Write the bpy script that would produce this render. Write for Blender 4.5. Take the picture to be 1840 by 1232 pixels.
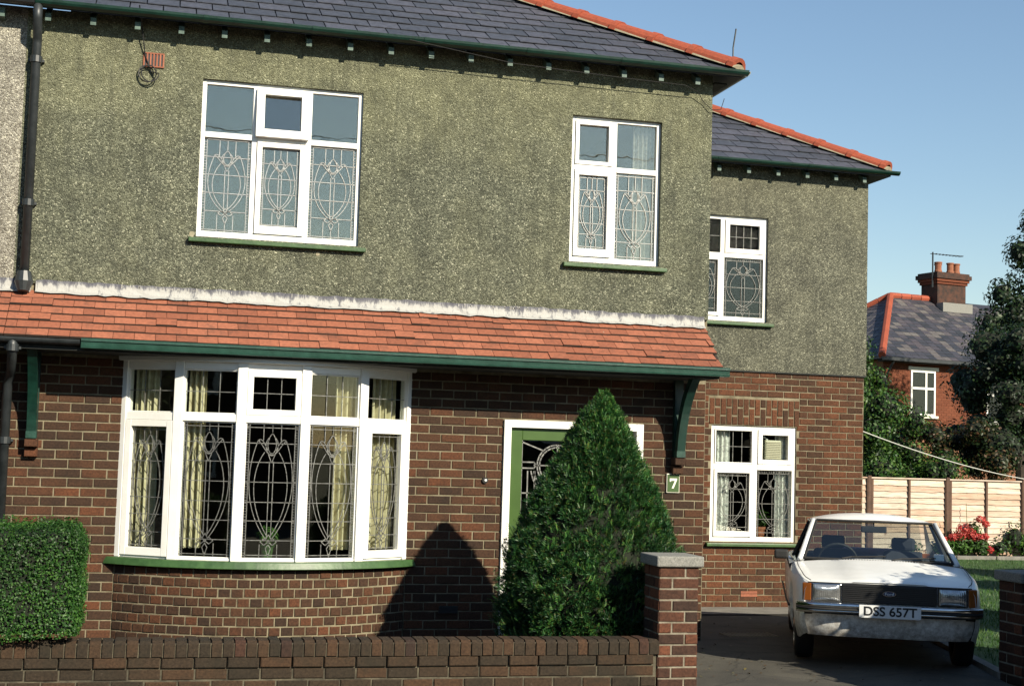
import bpy, math, random
import numpy as np
from mathutils import Vector, Matrix
random.seed(7); rng = np.random.default_rng(7)
scene = bpy.context.scene
for o in list(bpy.data.objects): bpy.data.objects.remove(o)
COL = scene.collection
R = math.radians

# ------------------------------------------------------------------ camera
CAM = np.array([0.0, -13.882, 1.96]); FPX = 2556.0
_y, _p, _r = R(14.2), R(4.25), R(1.74)
_f = np.array([math.sin(_y)*math.cos(_p), math.cos(_y)*math.cos(_p), math.sin(_p)])
_rt = np.array([math.cos(_y), -math.sin(_y), 0.0]); _u = np.cross(_rt, _f)
_rt, _u = _rt*math.cos(_r)+_u*math.sin(_r), -_rt*math.sin(_r)+_u*math.cos(_r)
cd = bpy.data.cameras.new('camera'); cam = bpy.data.objects.new('camera', cd); COL.objects.link(cam)
cd.sensor_width = 36; cd.lens = FPX/1840*36; cd.clip_end = 2000; cd.clip_start = .05
M = Matrix.Identity(4)
for i in range(3):
    M[i][0] = _rt[i]; M[i][1] = _u[i]; M[i][2] = -_f[i]; M[i][3] = CAM[i]
cam.matrix_world = M; scene.camera = cam
def proj(p):                      # only used to rank which repeated pieces show largest
    v = np.array(p)-CAM; z = v@_f
    return 920+FPX*(v@_rt)/z, 616-FPX*(v@_u)/z, z

# ------------------------------------------------------------------ light
SUN = Vector((.49, -1.0, .645)).normalized()
w = bpy.data.worlds.new('World'); scene.world = w; w.use_nodes = True
nt = w.node_tree; bg = nt.nodes['Background']
sky = nt.nodes.new('ShaderNodeTexSky'); sky.sky_type = 'NISHITA'; sky.sun_disc = False
sky.sun_elevation = math.asin(SUN.z); sky.sun_rotation = math.atan2(SUN.x, SUN.y)
sky.air_density = 1.25; sky.dust_density = .1; sky.ozone_density = 2.8; sky.altitude = 50
nt.links.new(sky.outputs[0], bg.inputs[0]); bg.inputs[1].default_value = .075
sl = bpy.data.lights.new('sun', 'SUN'); sl.energy = 5.0; sl.angle = R(.53); sl.color = (1.0, .91, .735)
so = bpy.data.objects.new('sun', sl); COL.objects.link(so)
so.rotation_euler = (-SUN).to_track_quat('-Z', 'Y').to_euler(); so.location = (10, -20, 15)
vs = scene.view_settings
scene.display_settings.display_device = 'sRGB'
vs.view_transform = 'Standard'; vs.look = 'None'; vs.exposure = 0.85; vs.gamma = 1; vs.use_curve_mapping = False
scene.render.engine = 'CYCLES'
scene.cycles.max_bounces = 8; scene.cycles.transparent_max_bounces = 24

# ------------------------------------------------------------------ materials
def nodes(name):
    m = bpy.data.materials.new(name); m.use_nodes = True
    t = m.node_tree; b = t.nodes['Principled BSDF']
    return m, t, b
def N(t, typ, **k):
    n = t.nodes.new(typ)
    for a, v in k.items():
        if a.startswith('i_'): n.inputs[int(a[2:])].default_value = v
        else: setattr(n, a, v)
    return n
def L(t, a, b): t.links.new(a, b)
def rgba(c): return (c[0], c[1], c[2], 1)
def ramp(t, stops, fac=None, interp='LINEAR'):
    r = t.nodes.new('ShaderNodeValToRGB'); r.color_ramp.interpolation = interp
    e = r.color_ramp.elements
    while len(e) < len(stops): e.new(.5)
    for q, (p, c) in zip(e, stops): q.position = p; q.color = rgba(c) if len(c) == 3 else c
    if fac is not None: L(t, fac, r.inputs[0])
    return r
def noise(t, scale, detail=4, rough=.6, vec=None):
    n = t.nodes.new('ShaderNodeTexNoise'); n.inputs['Scale'].default_value = scale
    n.inputs['Detail'].default_value = detail; n.inputs['Roughness'].default_value = rough
    if vec is not None: L(t, vec, n.inputs['Vector'])
    return n
def mix(t, a, b, fac, mode='MIX'):
    m = t.nodes.new('ShaderNodeMix'); m.data_type = 'RGBA'; m.blend_type = mode
    for s, v in ((0, fac), (6, a), (7, b)):
        if hasattr(v, 'is_linked') or hasattr(v, 'links'): L(t, v, m.inputs[s])
        elif isinstance(v, (int, float)): m.inputs[s].default_value = v
        else: m.inputs[s].default_value = rgba(v)
    return m.outputs[2]
def pos(t): return t.nodes.new('ShaderNodeNewGeometry').outputs['Position']
def rnd(t):                        # a number per piece: per object and per mesh island
    g = t.nodes.new('ShaderNodeNewGeometry'); o = t.nodes.new('ShaderNodeObjectInfo')
    a = N(t, 'ShaderNodeMath', operation='ADD'); L(t, g.outputs['Random Per Island'], a.inputs[0]); L(t, o.outputs['Random'], a.inputs[1])
    f = N(t, 'ShaderNodeMath', operation='FRACT'); L(t, a.outputs[0], f.inputs[0])
    return f.outputs[0]
def bump(t, b, h, strength=.3, dist=.01):
    n = N(t, 'ShaderNodeBump'); n.inputs['Strength'].default_value = strength; n.inputs['Distance'].default_value = dist
    L(t, h, n.inputs['Height']); L(t, n.outputs[0], b.inputs['Normal'])
def maprange(t, v, a, b_):
    n = N(t, 'ShaderNodeMapRange'); n.inputs[1].default_value = a; n.inputs[2].default_value = b_; L(t, v, n.inputs[0]); return n.outputs[0]
def simple(name, c1, c2=None, rough=.6, scale=6., metal=0., bmp=0., bscale=60., spec=.5, vec=None, lo=.35, hi=.65, k=.6):
    c1 = tuple(q*k for q in c1); c2 = tuple(q*k for q in c2) if c2 else None
    m, t, b = nodes(name); p = pos(t)
    n = noise(t, scale, 5, .65, p)
    r = ramp(t, [(lo, c1), (hi, c2 or c1)], n.outputs[0]); L(t, r.outputs[0], b.inputs['Base Color'])
    b.inputs['Roughness'].default_value = rough; b.inputs['Metallic'].default_value = metal
    b.inputs['Specular IOR Level'].default_value = spec
    if bmp: nn = noise(t, bscale, 4, .6, p); bump(t, b, nn.outputs[0], bmp, .01)
    return m
def brickmat(name, stops, stain=(.012, .010, .008), stain_amt=.55, zdark=None):
    m, t, b = nodes(name); p = pos(t); r = rnd(t)
    base = ramp(t, stops, r).outputs[0]
    n1 = noise(t, 55, 5, .7, p); sp = ramp(t, [(.3, (.45, .42, .42)), (.55, (1, 1, 1)), (.75, (1.45, 1.35, 1.25))], n1.outputs[0]).outputs[0]
    c = mix(t, base, sp, 1.0, 'MULTIPLY')
    n2 = noise(t, 2.3, 5, .7, p); st = ramp(t, [(.48, (0, 0, 0)), (.70, (stain_amt,)*3)], n2.outputs[0]).outputs[0]
    c = mix(t, c, stain, st)
    n4 = noise(t, 22, 4, .7, p); ef = ramp(t, [(.66, (0, 0, 0)), (.80, (.45,)*3)], n4.outputs[0]).outputs[0]
    c = mix(t, c, (.15, .115, .085), ef)
    L(t, c, b.inputs['Base Color']); b.inputs['Roughness'].default_value = .88; b.inputs['Specular IOR Level'].default_value = .25
    n3 = noise(t, 120, 4, .7, p); bump(t, b, n3.outputs[0], .6, .006)
    return m
MAT = {}
MAT['brick'] = brickmat('house_brick', [(0, (.034, .0195, .0125)), (.3, (.050, .0255, .0145)), (.65, (.063, .0295, .0155)), (.9, (.076, .032, .016)), (1, (.100, .037, .017))])
MAT['wing_brick'] = brickmat('wing_brick', [(0, (.047, .024, .0135)), (.3, (.070, .031, .016)), (.7, (.089, .036, .0175)), (1, (.108, .041, .019))], stain_amt=.3)
MAT['garden_brick'] = brickmat('garden_brick', [(0, (.025, .019, .0125)), (.4, (.034, .0235, .0148)), (.8, (.044, .027, .0155)), (1, (.058, .031, .0165))], stain=(.016, .015, .010), stain_amt=.7)
MAT['pillar_brick'] = brickmat('pillar_brick', [(0, (.030, .0185, .014)), (.4, (.062, .028, .0175)), (.75, (.100, .038, .0205)), (1, (.145, .052, .027))], stain_amt=.4)
MAT['far_brick'] = brickmat('far_brick', [(0, (.12, .036, .018)), (1, (.165, .052, .026))], stain_amt=.15)
MAT['mortar'] = simple('lime_mortar', (.17, .14, .085), (.38, .33, .215), .95, 5., bmp=.6, bscale=180)
MAT['mortar_dark'] = simple('old_mortar', (.055, .048, .032), (.19, .165, .11), .95, 7., bmp=.6, bscale=180)
MAT['mortar_pale'] = simple('pale_mortar', (.20, .17, .12), (.40, .355, .27), .95, 9., bmp=.6, bscale=180)
MAT['mortar_far'] = simple('far_mortar', (.30, .13, .07), (.36, .17, .09), .95)
def dashmat(name, dark, mid, light, warm, wamt):
    m, t, b = nodes(name); p = pos(t)
    v = N(t, 'ShaderNodeTexVoronoi'); v.inputs['Scale'].default_value = 92; L(t, p, v.inputs['Vector'])
    sep = N(t, 'ShaderNodeSeparateColor'); L(t, v.outputs['Color'], sep.inputs[0])
    st = ramp(t, [(0, dark), (.45, mid), (.80, light), (.955, tuple(min(.8, q*1.5) for q in light)), (1, (.42, .42, .34))], sep.outputs[0]).outputs[0]
    sx = N(t, 'ShaderNodeSeparateXYZ'); L(t, p, sx.inputs[0])
    n1 = noise(t, 1.4, 6, .68, p)
    hz = maprange(t, sx.outputs[2], 4.6, 5.9)
    ad = N(t, 'ShaderNodeMath', operation='MULTIPLY_ADD'); L(t, hz, ad.inputs[0]); ad.inputs[1].default_value = .62; L(t, n1.outputs[0], ad.inputs[2])
    wm = ramp(t, [(.45, (0, 0, 0)), (.95, (wamt,)*3)], ad.outputs[0]).outputs[0]
    c = mix(t, st, warm, wm)
    c = mix(t, c, mix(t, st, (1.25, 1.2, 1.0), 1., 'MULTIPLY'), .5)
    n2 = noise(t, 3.2, 6, .72, p); al = ramp(t, [(.42, (0, 0, 0)), (.72, (.55,)*3)], n2.outputs[0]).outputs[0]
    c = mix(t, c, tuple(q*.62 for q in dark), al)
    n5 = noise(t, 9, 4, .7, p); pl = ramp(t, [(.6, (0, 0, 0)), (.8, (.2,)*3)], n5.outputs[0]).outputs[0]
    c = mix(t, c, light, pl)
    ms = N(t, 'ShaderNodeMapping'); ms.inputs['Scale'].default_value = (5.5, 5.5, .55); L(t, p, ms.inputs[0])
    n6 = noise(t, 1.6, 5, .7, ms.outputs[0]); c = mix(t, c, tuple(q*.8 for q in dark), ramp(t, [(.5, (0, 0, 0)), (.75, (.5,)*3)], n6.outputs[0]).outputs[0])
    L(t, c, b.inputs['Base Color']); b.inputs['Roughness'].default_value = .85; b.inputs['Specular IOR Level'].default_value = .3
    inv = N(t, 'ShaderNodeMath', operation='SUBTRACT'); inv.inputs[0].default_value = 1; L(t, v.outputs['Distance'], inv.inputs[1])
    bump(t, b, inv.outputs[0], 1.0, .012)
    return m
MAT['dash'] = dashmat('green_pebbledash', (.040, .044, .033), (.089, .096, .073), (.148, .157, .121), (.25, .245, .135), .66)
MAT['dash_wing'] = dashmat('wing_pebbledash', (.040, .042, .034), (.092, .095, .076), (.155, .158, .128), (.19, .185, .115), .4)
MAT['dash_pale'] = dashmat('pale_pebbledash', (.11, .10, .085), (.22, .21, .19), (.34, .33, .3), (.36, .34, .3), .3)
def slatemat(name, stops, lich=.4):
    m, t, b = nodes(name); p = pos(t); r = rnd(t)
    c = ramp(t, stops, r).outputs[0]
    n = noise(t, 16, 5, .7, p); c = mix(t, c, ramp(t, [(.3, (.6,)*3), (.7, (1.25,)*3)], n.outputs[0]).outputs[0], 1., 'MULTIPLY')
    n2 = noise(t, 4.2, 5, .75, p); l = ramp(t, [(.62, (0, 0, 0)), (.74, (lich,)*3)], n2.outputs[0]).outputs[0]
    c = mix(t, c, (.15, .16, .145), l)
    L(t, c, b.inputs['Base Color']); b.inputs['Roughness'].default_value = .55
    n3 = noise(t, 40, 4, .6, p); bump(t, b, n3.outputs[0], .3, .01)
    return m
MAT['slate'] = slatemat('blue_slate', [(0, (.038, .043, .056)), (.5, (.052, .057, .074)), (1, (.070, .072, .092))])
MAT['slate_far'] = slatemat('mixed_slate', [(0, (.024, .027, .034)), (.4, (.042, .042, .054)), (.7, (.062, .053, .062)), (1, (.12, .11, .10))], .25)
def tilemat(name, stops, moss=.75):
    m, t, b = nodes(name); p = pos(t); r = rnd(t)
    c = ramp(t, stops, r).outputs[0]
    n = noise(t, 30, 5, .7, p); c = mix(t, c, ramp(t, [(.3, (.72,)*3), (.7, (1.2,)*3)], n.outputs[0]).outputs[0], 1., 'MULTIPLY')
    n2 = noise(t, 5.5, 6, .75, p); l = ramp(t, [(.53, (0, 0, 0)), (.80, (moss,)*3)], n2.outputs[0]).outputs[0]
    c = mix(t, c, (.035, .024, .017), l)
    n3 = noise(t, 13, 3, .6, p); l3 = ramp(t, [(.72, (0, 0, 0)), (.76, (.7,)*3)], n3.outputs[0]).outputs[0]
    c = mix(t, c, (.36, .31, .24), l3)
    L(t, c, b.inputs['Base Color']); b.inputs['Roughness'].default_value = .8
    n4 = noise(t, 90, 4, .6, p); bump(t, b, n4.outputs[0], .4, .006)
    return m
MAT['tile'] = tilemat('red_roof_tile', [(0, (.20, .064, .033)), (.5, (.25, .081, .042)), (1, (.29, .10, .054))])
MAT['hip_tile'] = tilemat('red_hip_tile', [(0, (.24, .047, .019)), (1, (.29, .058, .024))], .35)
MAT['cement'] = simple('cement_bedding', (.34, .30, .19), (.48, .43, .30), .9, 12., bmp=.4)
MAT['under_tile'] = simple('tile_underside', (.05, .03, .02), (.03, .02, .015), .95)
MAT['dark_board'] = simple('dark_soffit_board', (.012, .016, .013), (.022, .024, .02), .8)
MAT['green_gutter'] = simple('green_gutter_paint', (.004, .030, .021), (.010, .055, .038), .38, 9., bmp=.15, bscale=40)
MAT['green_gutter2'] = simple('faded_green_gutter_paint', (.010, .055, .037), (.022, .09, .064), .4, 9., bmp=.15, bscale=40)
MAT['black_iron'] = simple('grey_black_iron', (.022, .028, .030), (.045, .052, .056), .45, 9.)
MAT['rafter'] = simple('pale_green_paint', (.06, .115, .09), (.14, .22, .18), .6, 14.)
MAT['white'] = simple('white_gloss_paint', (.78, .77, .72), (.84, .83, .79), .35, 4., bmp=.08, bscale=30, k=.9)
MAT['white_worn'] = simple('worn_white_paint', (.55, .55, .50), (.82, .81, .77), .45, 10., bmp=.15, bscale=40, lo=.3, hi=.45, k=.9)
MAT['sill'] = simple('green_sill_paint', (.030, .085, .020), (.07, .16, .045), .45, 8., bmp=.15, bscale=40)
MAT['door'] = simple('green_door_paint', (.055, .12, .018), (.07, .145, .025), .35, 3.)
MAT['lead'] = simple('lead_came', (.11, .11, .105), (.27, .27, .25), .42, 25., metal=.35, k=.9)
MAT['lead_pale'] = simple('bright_lead_came', (.26, .26, .25), (.44, .44, .42), .45, 25., metal=.2, k=.9)
MAT['flash'] = None
m, t, b = nodes('whitewashed_flashing'); p = pos(t)
mp = N(t, 'ShaderNodeMapping'); mp.inputs['Scale'].default_value = (9, 9, 2.4); L(t, p, mp.inputs[0])
n = noise(t, 2.2, 6, .75, mp.outputs[0]); sz = N(t, 'ShaderNodeSeparateXYZ'); L(t, p, sz.inputs[0])
fa = N(t, 'ShaderNodeMath', operation='MULTIPLY_ADD'); L(t, maprange(t, sz.outputs[2], 3.385, 3.335), fa.inputs[0]); fa.inputs[1].default_value = .22; L(t, n.outputs[0], fa.inputs[2])
c = ramp(t, [(.46, (.05, .05, .065)), (.58, (.11, .11, .12)), (.68, (.33, .325, .305))], fa.outputs[0]).outputs[0]
L(t, c, b.inputs['Base Color']); b.inputs['Roughness'].default_value = .7
n = noise(t, 50, 4, .6, p); bump(t, b, n.outputs[0], .5, .01); MAT['flash'] = m
MAT['stone_white'] = simple('limewash', (.42, .41, .38), (.55, .54, .5), .8)
MAT['stone'] = simple('granite_capstone', (.20, .20, .18), (.42, .41, .37), .9, 90., bmp=.5, bscale=150)
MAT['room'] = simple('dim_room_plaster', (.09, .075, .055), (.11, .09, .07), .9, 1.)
MAT['curtain'] = simple('cream_curtain', (.50, .44, .28), (.64, .58, .40), .9, 20., bmp=.2, bscale=200, k=.9)
MAT['net'] = simple('white_patterned_curtain', (.42, .42, .40), (.80, .80, .78), .9, 26., k=.9)
def glassmat(name, base=.06, bumpy=0, rough=0.0, tint=(.92, .95, .93)):
    m = bpy.data.materials.new(name); m.use_nodes = True; t = m.node_tree; t.nodes.clear()
    out = N(t, 'ShaderNodeOutputMaterial'); tr = N(t, 'ShaderNodeBsdfTransparent'); gl = N(t, 'ShaderNodeBsdfGlossy')
    tr.inputs[0].default_value = rgba(tint); gl.inputs['Roughness'].default_value = rough; gl.inputs[0].default_value = (1, .92, .82, 1)
    lw = N(t, 'ShaderNodeFresnel'); lw.inputs[0].default_value = 1.5
    ad = N(t, 'ShaderNodeMath', operation='ADD'); L(t, lw.outputs[0], ad.inputs[0]); ad.inputs[1].default_value = base
    gb = N(t, 'ShaderNodeNewGeometry'); iv = N(t, 'ShaderNodeMath', operation='SUBTRACT'); iv.inputs[0].default_value = 1; L(t, gb.outputs['Backfacing'], iv.inputs[1])
    ml = N(t, 'ShaderNodeMath', operation='MULTIPLY'); L(t, ad.outputs[0], ml.inputs[0]); L(t, iv.outputs[0], ml.inputs[1])
    mx = N(t, 'ShaderNodeMixShader'); L(t, ml.outputs[0], mx.inputs[0]); L(t, tr.outputs[0], mx.inputs[1]); L(t, gl.outputs[0], mx.inputs[2])
    L(t, mx.outputs[0], out.inputs[0])
    p = pos(t); nn = noise(t, 3.0 if not bumpy else 45, 2, .5, p); bp_ = N(t, 'ShaderNodeBump')
    bp_.inputs['Strength'].default_value = bumpy or .03; bp_.inputs['Distance'].default_value = .02
    L(t, nn.outputs[0], bp_.inputs['Height']); L(t, bp_.outputs[0], gl.inputs['Normal']); L(t, bp_.outputs[0], lw.inputs['Normal'])
    return m
MAT['glass'] = glassmat('window_glass', .06)
MAT['glass_sky'] = glassmat('old_window_glass', .58)
MAT['glass_obscure'] = glassmat('rippled_glass', .05, .9, .12, (.35, .37, .38))
MAT['glass_far'] = glassmat('far_window_glass', -.032)
MAT['car_glass'] = glassmat('car_glass', .09, 0, 0, (.80, .86, .84))
def leafmat(name, stops, trans=.25, rough=.5, spec=.35):
    m, t, b = nodes(name); r = rnd(t); p = pos(t)
    c = ramp(t, stops, r).outputs[0]
    n = noise(t, 1.7, 3, .6, p); c = mix(t, c, ramp(t, [(.3, (.6,)*3), (.7, (1.4, 1.35, 1.1))], n.outputs[0]).outputs[0], 1., 'MULTIPLY')
    L(t, c, b.inputs['Base Color']); b.inputs['Roughness'].default_value = rough; b.inputs['Specular IOR Level'].default_value = spec
    if trans:
        tl = N(t, 'ShaderNodeBsdfTranslucent'); L(t, c, tl.inputs[0]); mx = N(t, 'ShaderNodeMixShader'); mx.inputs[0].default_value = trans
        L(t, b.outputs[0], mx.inputs[1]); L(t, tl.outputs[0], mx.inputs[2]); L(t, mx.outputs[0], t.nodes['Material Output'].inputs[0])
    return m
MAT['conifer'] = leafmat('conifer_green', [(0, (.007, .034, .013)), (.5, (.013, .060, .018)), (.82, (.028, .095, .020)), (.95, (.060, .085, .022)), (1, (.075, .050, .020))], .15)
MAT['conifer_tip'] = leafmat('conifer_new_growth', [(0, (.018, .075, .018)), (.6, (.040, .13, .024)), (.9, (.085, .16, .03)), (1, (.12, .10, .03))], .2)
MAT['hedge'] = leafmat('privet_green', [(0, (.010, .042, .008)), (.6, (.024, .084, .013)), (1, (.058, .135, .024))], .2, .5, .3)
MAT['bush'] = leafmat('bush_green', [(0, (.009, .035, .008)), (.55, (.026, .078, .013)), (.9, (.07, .14, .025)), (1, (.11, .16, .045))])
MAT['bush_red'] = leafmat('bronze_leaf', [(0, (.012, .028, .008)), (.5, (.03, .048, .013)), (.85, (.07, .036, .018)), (1, (.10, .052, .025))])
MAT['tree'] = leafmat('dark_tree_leaf', [(0, (.005, .016, .007)), (.6, (.011, .030, .009)), (1, (.032, .055, .015))], .15)
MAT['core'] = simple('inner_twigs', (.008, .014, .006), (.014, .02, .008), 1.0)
MAT['bark'] = simple('bark', (.03, .022, .016), (.06, .045, .03), .95, 12., bmp=.6)
MAT['flower'] = leafmat('coral_petal', [(0, (.34, .03, .035)), (.6, (.50, .06, .06)), (1, (.58, .15, .14))], .3)
MAT['flower_leaf'] = leafmat('flower_leaf', [(0, (.02, .06, .01)), (1, (.06, .14, .026))], .3)
MAT['grass'] = simple('lawn_grass', (.025, .085, .010), (.045, .12, .016), .9, 3., bmp=.6, bscale=120)
MAT['blade'] = leafmat('grass_blade', [(0, (.02, .07, .008)), (.7, (.035, .10, .012)), (1, (.08, .12, .03))], .2)
MAT['litter'] = leafmat('dry_leaf', [(0, (.05, .03, .015)), (.6, (.10, .065, .03)), (1, (.10, .10, .03))], 0)
MAT['soil'] = simple('garden_soil', (.035, .025, .018), (.06, .045, .03), 1., 8., bmp=.8, bscale=40)
MAT['larch'] = None
m, t, b = nodes('larch_board'); p = pos(t); r = rnd(t)
mp = N(t, 'ShaderNodeMapping'); mp.inputs['Scale'].default_value = (1.2, 8, 14); L(t, p, mp.inputs[0])
n = noise(t, 3, 5, .6, mp.outputs[0]); c = ramp(t, [(.3, (.34, .255, .20)), (.6, (.54, .445, .365))], n.outputs[0]).outputs[0]
c = mix(t, c, ramp(t, [(0, (.8, .66, .55)), (.5, (1, 1, 1)), (1, (1.12, 1.1, 1.05))], r).outputs[0], 1., 'MULTIPLY')
n2 = noise(t, 7, 2, .5, p); kn = ramp(t, [(.68, (0, 0, 0)), (.74, (.8,)*3)], n2.outputs[0]).outputs[0]; c = mix(t, c, (.16, .08, .05), kn)
L(t, c, b.inputs['Base Color']); b.inputs['Roughness'].default_value = .85; MAT['larch'] = m
MAT['batten'] = simple('brown_batten', (.10, .055, .035), (.17, .09, .055), .85, 8.)
# ground
m, t, b = nodes('worn_asphalt'); p = pos(t)
n = noise(t, .9, 6, .7, p); c = ramp(t, [(.35, (.038, .035, .028)), (.65, (.075, .068, .052))], n.outputs[0]).outputs[0]
n2 = noise(t, 160, 3, .7, p); c = mix(t, c, ramp(t, [(.3, (.6,)*3), (.7, (1.4,)*3)], n2.outputs[0]).outputs[0], 1., 'MULTIPLY')
vc = N(t, 'ShaderNodeTexVoronoi', feature='DISTANCE_TO_EDGE'); vc.inputs['Scale'].default_value = .9; nw = noise(t, 2.5, 4, .6, p); pw = mix(t, p, nw.outputs['Color'], .25); L(t, pw, vc.inputs['Vector'])
c = mix(t, c, (.012, .011, .010), ramp(t, [(.0, (.85,)*3), (.012, (0, 0, 0))], vc.outputs['Distance']).outputs[0])
n3 = noise(t, 3.1, 5, .7, p); c = mix(t, c, (.018, .016, .014), ramp(t, [(.52, (0, 0, 0)), (.72, (.7,)*3)], n3.outputs[0]).outputs[0])
L(t, c, b.inputs['Base Color']); b.inputs['Roughness'].default_value = .9; bump(t, b, n2.outputs[0], .5, .01); MAT['drive'] = m
MAT['concrete'] = simple('concrete', (.20, .19, .165), (.32, .30, .26), .9, 5., bmp=.3, bscale=90)
MAT['road'] = simple('road_asphalt', (.04, .04, .042), (.065, .063, .06), .9, 6., bmp=.4, bscale=150)
MAT['field'] = simple('rough_ground', (.04, .06, .02), (.07, .08, .035), 1., .3)
# car
m, t, b = nodes('white_car_paint'); p = pos(t)
n = noise(t, 2.5, 5, .7, p); c = ramp(t, [(.35, (.70, .70, .67)), (.7, (.80, .80, .78))], n.outputs[0]).outputs[0]
sx = N(t, 'ShaderNodeSeparateXYZ'); L(t, p, sx.inputs[0]); n2 = noise(t, 19, 6, .75, p)
ad = N(t, 'ShaderNodeMath', operation='MULTIPLY_ADD'); L(t, maprange(t, sx.outputs[2], .75, .35), ad.inputs[0]); ad.inputs[1].default_value = .45; L(t, n2.outputs[0], ad.inputs[2])
c = mix(t, c, (.12, .09, .06), ramp(t, [(.62, (0, 0, 0)), (.95, (.75,)*3)], ad.outputs[0]).outputs[0])
L(t, c, b.inputs['Base Color']); b.inputs['Roughness'].default_value = .42
b.inputs['Coat Weight'].default_value = .35; b.inputs['Coat Roughness'].default_value = .12; MAT['paint'] = m
MAT['rubber'] = simple('black_rubber', (.012, .012, .012), (.02, .02, .02), .75)
MAT['chrome'] = simple('dull_chrome', (.50, .50, .50), (.66, .66, .66), .16, 20., metal=1., k=.9)
MAT['grille'] = simple('black_grille', (.010, .010, .011), (.016, .016, .016), .45)
MAT['amber'] = simple('amber_lens', (.30, .085, .015), (.36, .11, .02), .25)
MAT['lens'] = simple('headlamp_glass', (.34, .35, .35), (.55, .56, .55), .10, 14., bmp=.25, bscale=35, metal=.75, k=.9)
MAT['plate'] = simple('white_number_plate', (.62, .63, .62), (.70, .70, .69), .4, k=.9)
MAT['ink'] = simple('black_ink', (.012, .012, .013), None, .5)
MAT['upholstery'] = simple('dark_blue_upholstery', (.015, .02, .035), (.03, .035, .055), .85)
MAT['badge'] = simple('blue_badge', (.02, .04, .12), None, .25)
MAT['cable'] = simple('black_cable', (.02, .02, .02), None, .6)
MAT['rope'] = simple('white_line', (.62, .62, .56), None, .7, k=.9)
MAT['plastic'] = simple('cream_plastic', (.62, .58, .42), (.68, .64, .48), .4)
MAT['terracotta'] = simple('terracotta', (.32, .11, .055), (.42, .16, .08), .85, 9.)
MAT['plaque'] = simple('green_plaque', (.05, .11, .02), (.06, .13, .025), .4)
MAT['cream'] = simple('cream_paint', (.72, .70, .58), None, .5, k=.9)
MAT['soot'] = simple('sooty_brick', (.035, .025, .02), (.12, .05, .03), .95, 5., bmp=.4)
MAT['cloth_pink'] = simple('pink_blanket', (.45, .22, .30), (.30, .30, .42), .9, 7.)

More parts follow.
